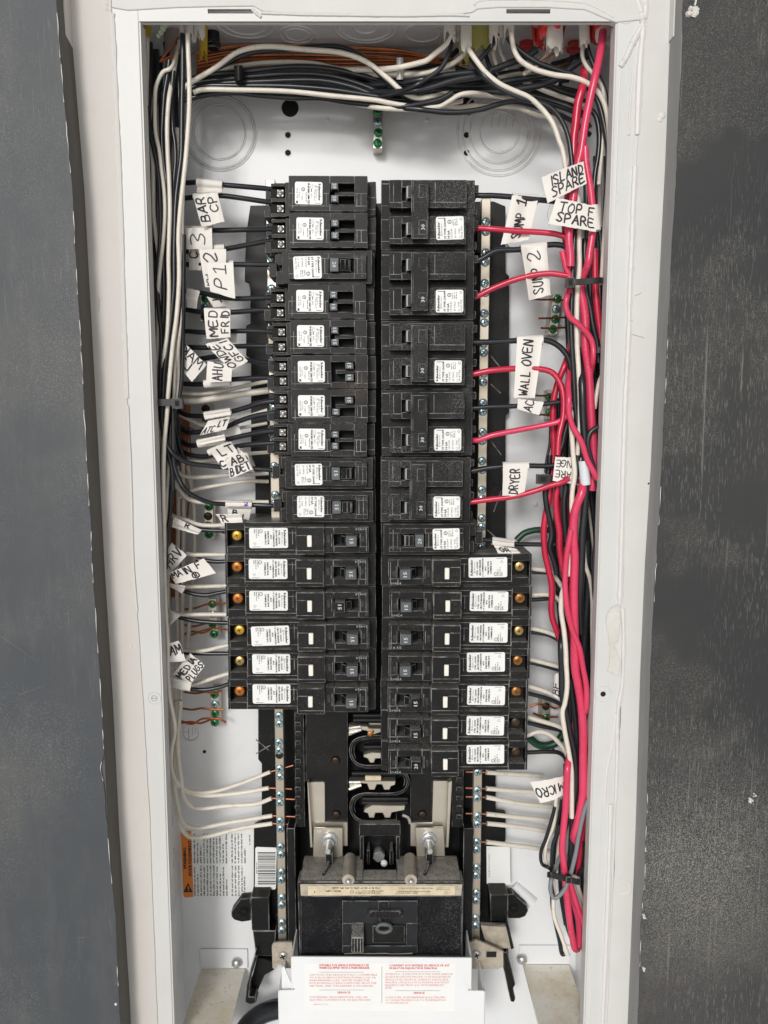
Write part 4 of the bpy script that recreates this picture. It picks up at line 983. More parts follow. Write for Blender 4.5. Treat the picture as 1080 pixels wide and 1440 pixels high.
def sticker_small(x0, x1, z0, z1, y, kind):
    """rating sticker and its print (two meshes)"""
    pap = lambda: MB().prism(rrect(x0, x1, z0, z1, 1.4), y, y + .2)
    def prn():
        m_ = MB(); w, h = z1 - z0, x1 - x0
        fr = lambda s, t: (x1 - t, y - .06, z0 + s); rr = random.Random(len(kind) * 7)
        if kind == 'double':
            put_text(m_, 'Schneider', fr, .9, h - 2.7, 1.6, 11.8, bold=.2)
            ring2(m_, fr, 3.6, h - 3.9, .75, .25); put_text(m_, 'Electric', fr, 5, h - 4.4, .95, 6.6)
            bar(m_, fr, w - 1.3, w - .9, h - 6.8, h - 1.6)
            put_text(m_, 'ST TYPE CHOM', fr, .8, h - 7.3, 1.4, 14.2, bold=.13)
            put_text(m_, '10 kA', fr, .9, h - 9.9, 1.55, 5.6, bold=.13); put_text(m_, '120/240', fr, .9, h - 11.9, 1.3, 7)
            ring2(m_, fr, 12.6, h - 10, 1.5, .4); put_text(m_, 'SA', fr, 11.7, h - 10.6, 1.3, 1.9)
            for t, a, b in ((12.9, 10, 15), (14.4, 10, 14.6), (15.7, 10, 15)): greek(m_, fr, a, b, h - t, .75, rr)
            put_text(m_, '2P MAX', fr, .9, h - 14.7, 1.2, 7)
            put_text(m_, 'L.I.  TYPE', fr, .9, h - 17.7, 1.25, 6.8); put_text(m_, 'HACR TYPE', fr, .9, h - 19.5, 1.25, 8.4)
            ring2(m_, fr, w - 2, h - 18.5, 1.2, .3, 4)
        elif kind == 'tandem':
            put_text(m_, 'Schneider', fr, 1.1, h - 2.9, 1.65, 12, bold=.2)
            ring2(m_, fr, 3.4, h - 4.2, .75, .25); put_text(m_, 'Electric', fr, 5, h - 4.6, .9, 6)
            bar(m_, fr, w - 1.1, w - .75, h - 5.2, h - 1.2)
            put_text(m_, 'ST   TYPE CHOT', fr, 2.2, h - 6.3, 1.3, 11.2)
            bar(m_, fr, 1.2, 5, h - 8.7, h - 8.5); bar(m_, fr, 1.2, 5, h - 7.5, h - 7.3); bar(m_, fr, 4.8, 7, h - 8.3, h - 7.7)
            put_text(m_, 'MTG', fr, 8.2, h - 8.6, 1.2, 2.8)
            put_text(m_, '10 kA BAC 1000 1TE', fr, 1, h - 10.8, 1.5, 14.3, bold=.14); greek(m_, fr, 7.5, 14, h - 12.2, .8, rr)
            ring2(m_, fr, 5.3, h - 14.1, 1.4, .4); put_text(m_, 'SA', fr, 4.5, h - 14.6, 1.2, 1.7); greek(m_, fr, 8, 13, h - 15.2, .8, rr)
            put_text(m_, '1 L DOLI', fr, 5, h - 17.3, 1.1, 6); put_text(m_, 'HACR TYPE', fr, 4.3, h - 19.0, 1.15, 7.4)
            bar(m_, fr, 13.4, 15.2, h - 19.2, h - 17.8)
        else:
            put_text(m_, 'Schneider', fr, 1.6, h - 3.2, 1.8, 12.8, bold=.22)
            ring2(m_, fr, 4.4, h - 4.7, .85, .3); put_text(m_, 'Electric', fr, 6, h - 5.1, .95, 6.8)
            for i, (s_, a, b) in enumerate((('TYPE  CHOM', 1.8, 12.6), ('CIRCUIT BREAKER', 1.4, 14.2), ('1 P COMBINATION', .8, 15), ('AFCI', 5.4, 8.6), ('DISJONCTEUR', 2.6, 13), ('COMBINE AFCI', 2.6, 13))):
                put_text(m_, s_, fr, a, h - 7.5 - i * 2.15, 1.25, b - a, bold=.11)
            ring2(m_, fr, 2.6, h - 21.3, 1.5, .35); put_text(m_, 'UL', fr, 2, h - 21.9, 1.2, 1.3)
            for t, a, b in ((23.6, .8, 7.5), (25.2, .8, 8), (26.7, .8, 5)): greek(m_, fr, a, b, h - t, .85, rr)
            ring2(m_, fr, w - 3.5, h - 26.2, 1.4, .35, 3); bar(m_, fr, w - 1.1, w - .8, h - 28, h - 22)
        return m_
    return pap, prn
def num_print(txt, x, z, y, cap, wd):
    return lambda: put_num(txt, x, z, y, cap, wd)
def put_num(txt, x, z, y, cap, wd):
    m_ = MB(); put_text(m_, txt, lambda s, t: (x - t, y, z + s), 0, -cap / 2, cap, wd, 'c', bold=.10); return m_

def breaker_root(label, side, z, group):
    x = XR if side > 0 else XL
    t = thing('circuit_breaker', label, 'circuit breaker', (x + rnd.gauss(0, .35) + (rnd.uniform(0, .6) if side > 0 else -rnd.uniform(0, .6)), abs(rnd.gauss(0, .4)), z), group, (0, R(rnd.gauss(0, .22)) + (0 if side > 0 else math.pi), 0))
    return t
def handle_part(root, key, x0, x1, z0, z1, ytop, ybot, txt, cap, wd, face='slate', light=None):
    h = ob('handle', shared('handle' + key, lambda: MB().prismz([(x0, ybot), (x0 + .7, ytop), (x1 - .7, ytop), (x1, ybot)], z0, z1), M['black'], .35, EM), root)
    ob('handle_face', shared('handle_face' + key, lambda: MB().box(x0 + 1.2, x1 - .9, ytop - .12, ytop + .2, z0 + .35, z1 - .35), M[face]), h)
    if txt: ob('number', shared('number' + key + txt, num_print(txt, (x0 + x1) / 2, (z0 + z1) / 2, ytop - .16, cap, wd), M['ink_white']), h)
    return h

def tandem(z, states, rating, label):
    t = breaker_root(label, -1, z, 'twin breakers of the upper left column')
    def body():
        m_ = MB().prismz([(0, 23), (80, 37), (80, 84), (0, 84)], -HW, HW)
        m_.prismz([(0, 22), (5.8, 22), (5.8, 30), (0, 30)], -HW + .6, HW - .6)
        cut_layer(m_, 6, 63.5, -HW, HW, 10, 22, [(15.5, 33.5, -7.2, 7.6)])
        m_.box(15.5, 30, 10.8, 22, -1.4, 1.4)
        m_.box(63.5, 68, 25, 40, -HW + .3, HW - .3)
        for a, b in ((-HW + .3, -9.8), (-1.3, 1.3), (9.8, HW - .3)): m_.box(68.1, 79, 27, 40, a, b)
        m_.box(80, 85, 33, 60, 3, 11).box(80, 84, 35, 60, -11, -2)
        return m_
    ob('body', shared('body_tandem', body, M['black'], .28, EM), t)
    ob('slot_floor', shared('slot_floor_tandem', lambda: MB().box(15.6, 33.4, 20.6, 21.4, -7.1, 7.5), M['void']), t)
    ob('seam', shared('seam_tandem', lambda: MB().box(34, 63, 9.9, 10.1, 8.6, 8.85).box(58.4, 63.2, 9.9, 10.1, -.2, .05).box(34, 38, 9.9, 10.1, -.2, .05).box(6.3, 15, 9.9, 10.1, -.2, .05)
        .box(6.3, 15, 9.9, 10.1, 8.6, 8.85).box(35.9, 36.15, 9.9, 10.1, -.2, 8.6).box(10.5, 10.75, 9.9, 10.1, -.2, 8.6).box(13.6, 13.85, 9.9, 10.1, -.2, 8.6).box(60.6, 60.85, 9.9, 10.1, -4, 10.5)
        .box(.4, 5.4, 21.9, 22.1, 7.6, 7.9).box(.4, 5.4, 21.9, 22.1, -.8, -.5), M['line']), t)
    pap, prn = sticker_small(38.2, 58.3, -7.9, 7.9, 9.8, 'tandem')
    s_ = ob('rating_sticker', shared('rating_sticker_tandem', pap, M['sticker']), t); crook(s_); ob('print', shared('print_tandem', prn, M['ink']), s_)
    for k, on in enumerate(states):
        # first state is the upper handle in the photograph: lower z in the turned breaker
        za, zb = ((-6.6, -1.8), (2.0, 7.0))[k]
        if on: handle_part(t, 'tandem%d1' % k, 26.4, 33.2, za, zb, 6.2, 20.5, str(rating), 2.5, 3.6)
        else: handle_part(t, 'tandem%d0' % k, 16.0, 23.5, za, zb, 6.2, 20.5, str(rating), 2.5, 3.6)
    for k, zz in enumerate((-5.6, 5.6)):
        c = Vector((72.3, 29, zz))
        q = ob('terminal_screw', shared('terminal_screw%d' % k, lambda: MB().box(c.x - 2.6, c.x + 2.4, c.y, c.y + 6, c.z - 2.5, c.z + 2.7).dome(c + Vector((0, 0, 0)), (0, -1, 0), 2.5, 1.6, 12, 3), M['silver'], .3), t)
        ob('recess', shared('recess_t%d' % k, lambda: MB().box(c.x - 1.7, c.x + 1.5, c.y - 1.66, c.y - 1.3, c.z - .35, c.z + .25), M['recess']), q)
        ob('wire_port', shared('wire_port%d' % k, lambda: MB().box(75, 79.4, 30.5, 31, zz - 3.4, zz + 3.4), M['void']), t)
    return t

def single(z, side, rating, label, on=True):
    t = breaker_root(label, side, z, 'single-pole breakers')
    def body():
        m_ = MB().prismz([(0, 24), (76, 30), (76, 84), (0, 84)], -HW, HW)
        m_.prismz([(2, 14.5), (69, 14.5), (69, 26), (2, 26)], -HW + .5, HW - .5)
        cut_layer(m_, 6.2, 63.5, -9.2, 9.2, 10, 14.5, [(15, 34, -5.4, 5.0)])
        m_.box(69.1, 74, 20, 34, 2, HW - 1).box(69.1, 73, 22, 34, -HW + 1, -3).box(74, 80, 24, 50, -5, 5)
        return m_
    ob('body', shared('body_single', body, M['black'], .28, EM), t)
    ob('slot_floor', shared('slot_floor_single', lambda: MB().box(15.1, 33.9, 14, 14.4, -5.3, 4.9), M['void']), t)
    ob('seam', shared('seam_single', lambda: MB().box(34.5, 63, 9.9, 10.1, 5.4, 5.65).box(34.5, 63, 9.9, 10.1, -5.5, -5.25).box(6.4, 14.6, 9.9, 10.1, -5.5, -5.25).box(6.4, 14.6, 9.9, 10.1, 5.4, 5.65)
        .box(9.2, 9.45, 9.9, 10.1, -8, 8).box(12.6, 12.85, 9.9, 10.1, -5.4, 5.4).box(36.6, 36.85, 9.9, 10.1, -5.4, 5.4), M['line']), t)
    pap, prn = sticker_small(39.5, 60.2, -8.1, 8.1, 9.8, 'double')
    s_ = ob('rating_sticker', shared('rating_sticker_single', pap, M['sticker']), t); crook(s_); ob('print', shared('print_single', prn, M['ink']), s_)
    h = handle_part(t, 'single', 25.6, 33.4, -5.0, 4.6, 6.0, 14.3, rating, 2.9, 4.0)
    ob('grip', shared('grip_single', lambda: MB().prismz([(16, 14.3), (18, 9), (25.4, 7.2), (25.4, 14.3)], -4.4, 4.0).box(18.5, 19.3, 8.2, 9.6, -4.4, 4.0).box(21.2, 22, 7.6, 9, -4.4, 4.0), M['black_smooth'], .3, EM), h)
    ob('catalogue_number', shared('catalogue_single', lambda: put_cat('05-38', 6.6, -9.0 if 0 else -7.4, 9.92, 1.5, 9), M['emboss']), t)
    return t
def put_cat(txt, x, z, y, cap, wd):
    m_ = MB(); put_text(m_, txt, lambda s, q: (x + s, y, z + q), 0, 0, cap, wd); return m_

def double(zc, label):
    t = breaker_root(label, 1, zc, 'double-pole breakers of the upper right column')
    PZ2 = (12.8, -12.8)
    def body():
        m_ = MB().prismz([(0, 19), (69.5, 19), (69.5, 84), (0, 84)], -25.2, 25.2)
        for pz in PZ2:
            cut_layer(m_, 6.0, 62.5, pz - 9.8, pz + 9.9, 10, 19, [(15.2, 22.4, pz - 4.9, pz + 4.6)])
            m_.box(69.5, 73, 24, 60, pz + 5, pz + 10.5).box(69.5, 72, 24, 60, pz - 10.5, pz - 5)
        return m_
    ob('body', shared('body_double', body, M['black_dusty'], .3, EM), t)
    ob('slot_floor', shared('slot_floor_double', lambda: MB().box(15.3, 22.3, 18.4, 18.8, 8, 17.3).box(15.3, 22.3, 18.4, 18.8, -17.6, -8.3), M['void']), t)
    def seam():
        m_ = MB()
        for pz in PZ2:
            m_.box(6.4, 14.8, 9.9, 10.1, pz - 6.2, pz - 5.95).box(9.0, 9.25, 9.9, 10.1, pz - 6, pz + 8).box(36, 62, 9.9, 10.1, pz - 6.0, pz - 5.75).box(39.4, 39.65, 9.9, 10.1, pz - 6, pz + 8)
            m_.box(.5, 5.6, 18.9, 19.1, pz - 6.2, pz - 5.9).box(.5, 5.6, 18.9, 19.1, pz + 9.4, pz + 9.8)
        return m_
    ob('seam', shared('seam_double', seam, M['line']), t)
    for k, pz in enumerate(PZ2):
        h = ob('handle', shared('handle_double%d' % k, lambda: MB().prismz([(18.6, 18.2), (19.2, 5), (30, 4), (31, 18.2)], pz - 4.2, pz + 4.2).prismz([(22.4, 8), (31, 8), (31, 9.8), (22.4, 9.8)], pz - 4.4, pz + 4.4), M['black'], .3, EM), t)
        ob('handle_face', shared('handle_face_double%d' % k, lambda: MB().box(18.35, 18.9, 6, 17.8, pz - 4.2, pz + 4.2).box(18.8, 21.4, 5.0, 5.6, pz - 4.2, pz + 4.2), M['handle_light'], .2), h)
    tie = ob('handle_tie', shared('handle_tie', lambda: MB().box(22.6, 34.2, 2.4, 9.6, -20.6, 20.4).box(21.9, 23.6, 1.7, 3.2, -20.6, 20.4), M['black_dusty'], .35, EM), t)
    ob('tie_pad', shared('tie_pad', lambda: MB().box(27.2, 33.2, 1.6, 2.6, 7.6, 17.2).box(27.2, 33.2, 1.6, 2.6, -18, -7.6), M['black_dusty'], .35, EM), tie)
    ob('number', shared('number_double', num_print('30', 30.4, -12.6, 1.52, 2.6, 3.8), M['ink_white']), tie)
    pap, prn = sticker_small(40.2, 60.6, -12.8 - 8.2, -12.8 + 8.2, 9.8, 'double')
    s_ = ob('rating_sticker', shared('rating_sticker_double', pap, M['sticker']), t); crook(s_); ob('print', shared('print_double', prn, M['ink']), s_)
    for k, pz in enumerate(PZ2):
        ob('wire_port', shared('wire_port_double%d' % k, lambda: MB().box(69.4, 69.7, 25, 33, pz - 4.6, pz + 4.6), M['void']), t)
    return t

def afci(z, side, rating, on, screw, label, cat='20424'):
    t = breaker_root(label, side, z, 'arc-fault breakers of the %s column' % ('right' if side > 0 else 'left'))
    tv = -1 if side < 0 else 1          # the moulding's tall blocks sit low in both columns: keep the window low
    fz = lambda a, b: (-(b - a) / 2, (b - a) / 2)
    K = 'r' if side > 0 else 'l'
    def body():
        m_ = MB().prismz([(0, 36), (119, 36), (119, 84), (0, 84)], -HW, HW)
        a, b = fz(-7.0, 6.0)
        cut_layer(m_, 0, 119, -HW, HW, 24, 36, [(103.5, 117.2, a, b)])
        return m_
    ob('body', shared('body_afci' + K, body, M['black'], .3, EM), t)
    def block():
        m_ = MB(); a, b = fz(-11.6, 8.6); h0, h1 = fz(-5.2, 4.2)
        cut_layer(m_, 5.6, 39.4, a, b, 12, 24.2, [(13, 32.5, h0, h1)])
        return m_
    ob('handle_block', shared('handle_block' + K, block, M['black'], .35, EM), t)
    a, b = fz(-12.1, 9.4)
    ob('test_block', shared('test_block' + K, lambda: MB().box(39.5, 61.6, 8.4, 24.2, a, b), M['black'], .6, EM), t)
    c0, c1 = fz(-5.0, 4.0)
    bt = ob('test_button', shared('test_button' + K, lambda: MB().box(49.0, 52.6, 6.9, 9, c0, c1), M['button'], .35), t)
    ob('button_rim', shared('button_rim' + K, lambda: MB().box(48.4, 53.2, 8.2, 8.5, c0 - .6, c1 + .6), M['void']), bt)
    h0, h1 = fz(-5.2, 4.2)
    ob('slot_floor', shared('slot_floor_afci' + K, lambda: MB().box(13.1, 32.4, 23.4, 23.9, h0 + .1, h1 - .1), M['void']), t)
    hz = (h0 + .6, h1 - .6)
    if on:
        h = handle_part(t, 'afci1' + K, 13.6, 23.4, hz[0], hz[1], 4.2, 23.2, rating, 2.8, 4.0)
        ob('grip', shared('grip_afci1' + K, lambda: MB().prismz([(23.4, 23.2), (23.4, 9), (27, 14), (28, 23.2)], hz[0] + .8, hz[1] - .8), M['black_smooth'], .3, EM), h)
    else:
        h = handle_part(t, 'afci0' + K, 22.8, 32.0, hz[0], hz[1], 4.2, 23.2, rating, 2.8, 4.0, 'black_smooth')
        ob('grip', shared('grip_afci0' + K, lambda: MB().prismz([(18.5, 23.2), (18.8, 12), (22.8, 9), (22.8, 23.2)], hz[0] + .8, hz[1] - .8), M['handle_light' if 0 else 'black_smooth'], .3, EM), h)
    pap, prn = sticker_small(69.4, 99.9, -8.0 + .4 * tv, 8.0 + .4 * tv, 23.8, 'afci')
    s_ = ob('rating_sticker', shared('rating_sticker_afci' + K, pap, M['sticker']), t); crook(s_); ob('print', shared('print_afci' + K, prn, M['ink']), s_)
    def seam():
        m_ = MB()
        for q in (-9.6, 8.8): m_.box(61.9, 103, 23.9, 24.1, q * tv - .12, q * tv + .12)
        m_.box(100.4, 103.4, 23.9, 24.1, 4.2 * tv, 4.2 * tv + .25).box(62, 69, 23.9, 24.1, 4.2 * tv, 4.2 * tv + .25).box(103, 103.3, 23.9, 24.1, -10, 10).box(65.5, 65.8, 23.9, 24.1, -6, 5)
        e0, e1 = fz(-10, 7.4)
        m_.box(6.2, 12.7, 11.9, 12.1, (e0 if side > 0 else e1) + 3.6 * tv, (e0 if side > 0 else e1) + 3.6 * tv + .25).box(7.2, 7.45, 11.9, 12.1, e0, e1).box(11.6, 11.85, 11.9, 12.1, -5, 5).box(34, 34.25, 11.9, 12.1, -5, 5)
        m_.box(40, 61, 8.3, 8.5, -7.4 * tv, -7.4 * tv + .25).box(53.2, 61, 8.3, 8.5, 4.4 * tv, 4.4 * tv + .25)
        return m_
    ob('seam', shared('seam_afci' + K, seam, M['line']), t)
    def emb():
        m_ = MB()
        put_text(m_, 'ON', lambda s, q: (11.2 - q, 11.86, -1 + s), 0, 0, 2.4, 4.2, 'c'); put_text(m_, 'OFF', lambda s, q: (38 - q, 11.86, -1 + s), 0, 0, 2.4, 6, 'c'); return m_
    ob('embossed_words', shared('embossed_afci' + K, emb, M['emboss']), t)
    def cn():
        m_ = MB()
        put_text(m_, cat, lambda s, q: (7 + s, 11.8, -9.3 + q), 0, 0, 1.7, 8.6)
        return m_
    ob('catalogue_number', shared('cat' + K + cat, cn, M['handle_light']), t)
    sz = 1.8 * tv * 1.0
    c = Vector((110, 27, sz))
    q = ob('terminal_screw', shared('terminal_screw_afci' + K + screw, lambda: MB().cyl(c, (0, 1, 0), 4.2, 9, 20).dome(c, (0, -1, 0), 4.2, 1.2, 20, 3), M[screw], .2), t)
    ob('recess', shared('recess_afci' + K, lambda: cross_mb(c, 2.3, c.y - 1.25, .35), M['recess_warm']), q)
    ob('well_floor', shared('well_afci' + K, lambda: MB().box(103.6, 117.1, 35.2, 35.8, fz(-7, 6)[0] + .1, fz(-7, 6)[1] - .1), M['void']), t)
    return t

ORD = ['topmost', 'second', 'third', 'fourth', 'fifth', 'sixth', 'seventh', 'eighth', 'ninth', 'tenth']
LEFT = [('t', 20, (1, 1)), ('t', 20, (1, 1)), ('s', 20, 1), ('t', 15, (1, 1)), ('t', 15, (1, 1)), ('t', 15, (0, 0)), ('t', 15, (0, 1)), ('t', 15, (1, 1)), ('s', 15, 1), ('s', 15, 1)]
for i, (k, r_, st) in enumerate(LEFT):
    z = ZT - PITCH * (i + .5)
    if k == 't':
        ex = {(1, 1): 'both numbered handles to the left', (0, 0): 'both handles thrown to the right', (0, 1): 'its two handles thrown opposite ways'}[st]
        tandem(z, st, r_, 'black twin breaker, %s in the left column, marked %d, %s' % (ORD[i], r_, ex))
    else: single(z, -1, str(r_), 'black single wide-handled breaker marked %d, %s from the top in the left column' % (r_, ORD[i]))
for i in range(5):
    double(ZT - PITCH * (2 * i + 1), 'black double-pole breaker with tied handles marked 30, %s of the five on the right' % ORD[i])
single(ZT - PITCH * 10.5, 1, '20', 'dusty single breaker marked 20 on the right between the double breakers and the long ones')
ANM = ['topmost', 'second', 'third', 'fourth', 'fifth', 'lowest']
for i in range(6):
    afci(ZT - PITCH * (10.5 + i), -1, '15', i != 2, ['gold', 'orange', 'orange', 'gold', 'brass', 'orange'][i],
         'long arc-fault breaker with white button, %s of six in the left column' % ANM[i] if i != 2 else 'long arc-fault breaker with its handle thrown right, third of six in the left column')
for i in range(7):
    nm = (ANM[:5] + ['sixth', 'lowest'])[i]
    afci(ZT - PITCH * (11.5 + i), 1, '20' if i == 6 else '15', i < 4, ['brass', 'rust', 'brass', 'rust', 'rust', 'darkscrew', 'darkscrew'][i],
         'long arc-fault breaker with white button, %s of seven in the right column' % nm, '1615' if i == 2 else '20424')
# ------------------------------------------------------------------ wires
CN = {'k': ('w_black', 'black'), 'w': ('w_white', 'white'), 'r': ('w_red', 'red'), 'p': ('w_pink', 'bright red'), 'g': ('w_green', 'dark green'), 'y': ('w_grey', 'grey'), 'c': ('w_copper', 'bare copper')}
def pts_of(s, Y):
    out = []
    for q in s.split():
        a = q.split(','); out.append(P(float(a[0]), float(a[1]), float(a[2]) if len(a) > 2 else Y))
    return out
def W(spec, s, label, group=None, bare=None, sub=5):
    """spec 'k 7 30' = colour, width in pixels of the photograph, depth"""
    c, w, Y = spec.split(); Y = float(Y); q = pts_of(s, Y)
    mid = q[len(q) // 2]
    py = 720
    d = mid.y + DIST
    r = float(w) / 2 * (d * CT - mid.z * ST) / F_PX
    mname, cname = CN[c]
    m_ = MB().tube(q, r, 10 if float(w) > 3 else 6, sub=sub)
    o = thing('wire', label or ('%s wire' % cname), 'wire', q[0], group)
    part('insulation' if c != 'c' else 'strand', m_, M[mname], o)
    if bare is not None:
        m2 = MB().tube([q[-1], bare if isinstance(bare, Vector) else q[-1] + Vector(bare)], r * .42, 8, sub=0)
        part('bare_end', m2, M['w_tip'], o)
    return o
NAMED = {
 'w 6 18|264,48': 'foremost white wire of the left bundle, from the torn jackets down to the neutral bar',
 'w 5.5 24|252,58,52': 'white wire bowing out leftward near the top of the left bundle',
 'w 6 21|250,62,54': 'white wire down the middle of the left bundle above the cable tie',
 'w 5 31|204,262': 'white wire hugging the left flange above the cable tie',
 'w 5.5 27|213,200': 'white wire second from the left flange in the left bundle',
 'k 7 22|257,48': 'black wire from torn jackets, curving out below the cable tie to the ninth left breaker',
 'k 6.5 24|243,560': 'black wire sweeping out below the cable tie to the tenth left breaker',
 'k 6.5 25|207,150': 'black wire slanting rightward down the upper left bundle between two white wires',
 'p 11 14|848,44,24': 'thick bright red wire slanting down from the right red clamp',
 'r 12 26|822,98,40': 'dull thick red wire left of the slanting bright red one at the upper right',
 'p 9 18|790.6,353': 'short red wire with a cut top end just above the right cable tie',
 'p 8 13|800,405,20': 'red wire looping over a white one just below the upper right cable tie',
 'p 12 20|814,395': 'thick red wire running straight from the upper right cable tie down to the pale tape',
 'r 10 26|836,350': 'red wire nearest the right flange where the upper cable tie crosses',
 'p 8 10|807,495,44': 'slim red wire crossing rightward over the pale tape wrap',
 'p 12 14|824,635,32': 'thickest front red wire running down from the pale tape past the long breakers',
 'p 8 11|803,745': 'slim red wire crossing over the thickest front red wire beside the long breakers',
 'p 9.5 12|808,1010,46': 'red wire turning in a U at the bottom of the right bundle',
 'p 9 18|797,1225': 'red wire slanting to the right flange at the bottom of the bundle',
 'r 9 36|806,470,62': 'red wire bowing out leftmost past the end of the green arching wire',
 'w 7 22|657,66,28': 'white wire sweeping from the wide torn jacket down into the upper right bundle',
 'w 7 18|810,262': 'white wire running straight down through the upper right cable tie',
 'w 7 24|719,46': 'white wire arcing across the upper right corner and down along the flange',
 'w 7 16|806,540,40': 'white wire lying over the RANGE SPARE tag',
 'w 7 15|800,800,44': 'white wire bowing out in front beside the right long breakers',
 'w 6 22|850,516': 'short white wire slanting in at the right flange below the short cable tie',
 'w 6 28|820,740': 'white wire nearest the right flange beside the long breakers',
 'k 7 23|662,82,32': 'black wire sweeping beside the white one from the wide torn jacket to the upper right',
 'k 7.5 28|714,52': 'black wire arcing beside the white one across the upper right corner',
 'k 10.5 15|816,490,46': 'thick glossy black wire wearing the pale tape wrap',
 'k 7 12|862,604': 'black wire hooking over from the right flange beside the pale tape',
 'k 7 19|808,285': 'black wire just left of the straight white one at the upper right cable tie',
 'k 9 18|800,860,48': 'thick black wire in front, left of the reds beside the lowest long breakers',
 'k 5 24|780,1135': 'thin black wire looping out leftmost at the bottom of the right bundle',
 'w 7 40|258,124': 'white wire arching highest across the top of the box',
 'k 7 44|300,98': 'black wire arching alongside the high white one across the top',
 'w 6.5 40|272,130': 'white wire along the lower edge of the top bundle at left',
 'w 7.5 30|470,98,64': 'white wire dropping leftward from the upper middle jacket over the copper sheaf',
 'k 6.5 30|530,138,48': 'black wire dropping leftward from the upper middle jacket across the bundle',
 'k 9 36|500,122,62': 'thick black cable rising rightward across the top bundle',
 'k 7.5 38|510,144,52': 'black wire sagging lowest over the upper right round hole',
 'k 9.5 36|715,127': 'thick scuffed black cable rising toward the right red clamp',
}
def name_of(L_, dflt):
    a, b = L_.split('|'); return NAMED.get(a + '|' + b.split()[0], dflt)
GL = 'wires bundled down the left side of the box'
LBL = {'k': 'black wire in the vertical bundle inside the left edge of the box', 'w': 'white wire in the vertical bundle inside the left edge of the box'}
LEFT_B = """w 6 18|264,48 265,80 266,104 266,152 264,187 261,225 257,262 253,300 251,335 251.5,355 252,383 251,412 248,448 243,485 238,537 236,562 235,580 233,602 231,625 230,660 230,700 231,750 231,800 233,857 236,907 236,945 239,982 245,1012,22 246,1028,28 241,1057,36 242,1083,44 252,1103,52 270,1113,58 300,1113,62 340,1101,62 380,1085.5,61
w 5.5 24|252,58,52 247,80,40 239,97 231,100 226,106 219.5,122 218,152 219,187 224,212 227,237 231,269 232,300 230,335 226,370 223,402 222,450,32 222,520,40 222,580,44
w 6 21|250,62,54 244,105,36 238,135 236,156 235,181 236,219 238,256 239,294 238,330 237,365 237.7,401 237,436 235,472 231,500 229,540,32 228,580,38
w 5.5 27|213,200 215,230 215.6,262 216,300 219,330 223,360 223.6,401 223,448 222,483 219,520 219,556 218,573 223,602 222,637 221,670
w 5 31|204,262 206,300 208,330 209,420 209,490 212,508 216,537 218,556 217,580 214,640
w 5 30|258,250 256,330 258,372 257,440 251,490 251,525 249,558 246.6,575 244,600 238,650 235,690 233,740
w 5 34|249,180 250,240 247,300 249,400 248,480 246,525 245,560 240,620 237,650 235,687
w 6 34|207,40 207,90 206,130 205,190
w 5 46|230,130 229,200 232,260 228,340 229,430
k 7 22|257,48 257,104 256,152 255.6,187 255,219 251,250 247.5,281 245.6,330 245,365 245,401 242,436 238,472 235.4,493 231,525 229.5,561 228,578 229.5,602 235.4,626 245.4,640 263,650,26 293,655,32 330,658,36 372,660,38 396,662,40
k 6.5 27|238,85 236,104 232,128 230,150 228,194 230,225 234,256 233,300 231,340 230,365 231,413 229,460 227.7,495 225,525 223,556 222,578 220,602 219,632 220,660 222.5,687 224,737 225,775 226,830 227,900 226,990
k 6.5 25|207,150 211,187 217.5,215 223,244 225,275 226,312 225,340 221,400 224,440 227,470 226,530 225,560 228,600 237,640 242,660 243,690
k 6 26|244,100 242,125 243,181 246,200 247,225 245,250 243,290 240,340 236,400
k 6 30|259,330 258,401 258,436 257,483 256,525 252,560 246,580 243.6,608 244,632 243,660 241,687 239,725 235.6,744 233,800
k 6.5 24|243,560 243.6,600 244,632 245,654 251,672 261,689 277.5,700,30 296,707,34 318,709,38 350,710,40 380,711,40 402,712,42
k 6 33|209,300 213,342 216,389 215,424 218,454 223,478 222,520 219,560 220,620 221,690 224,760
k 6 38|203,60 204,130 207,200 208,280 211,360 211,450 214,540 215,600 217,680 219,760 221,840 224,930
k 6 42|212,60 212,110 209,170 211,230 213,310 211,380
k 6 44|221,70 222,120 216,170 214,220 218,290 219,380 216,460 218,540
k 6 52|250,60 252,140 252,200 249,260 250,340 251,420 249,500 247,570 247,640
k 6 56|232,60 240,120 240,190 237,260 239,350 241,430 240,510 239,570 236,650 234,740
k 6 60|226,80 226,160 229,240 227,330 229,420 231,500 232,570 229,640 228,720
k 6 62|216,70 218,160 219,250 217,340 220,430 221,510 223,590 226,680
k 6 66|246,70 247,150 247,240 245,330 246,420 247,510 246,590
k 6 70|207,90 210,180 213,270 211,360 213,450 216,540 217,620
k 6 70|236,90 233,180 234,270 233,360 235,450 236,540 235,620
w 5 64|242,120 243,210 242,300 244,400 243,500
w 6 48|225,560 230,600 229,650 232,720 235,780 236,860 238,940 240,1000
k 5 50|248,580 252,600 252,630 249,655
k 5 46|246,585 250,615 257,640 262,648
k 5 44|243,590 247,625 252,648"""
for L_ in LEFT_B.strip().split('\n'):
    a, b = L_.split('|'); W(a, b, name_of(L_, LBL[a[0]]), GL, (20, 0, 6) if L_.startswith('w 6 18|264') else None)
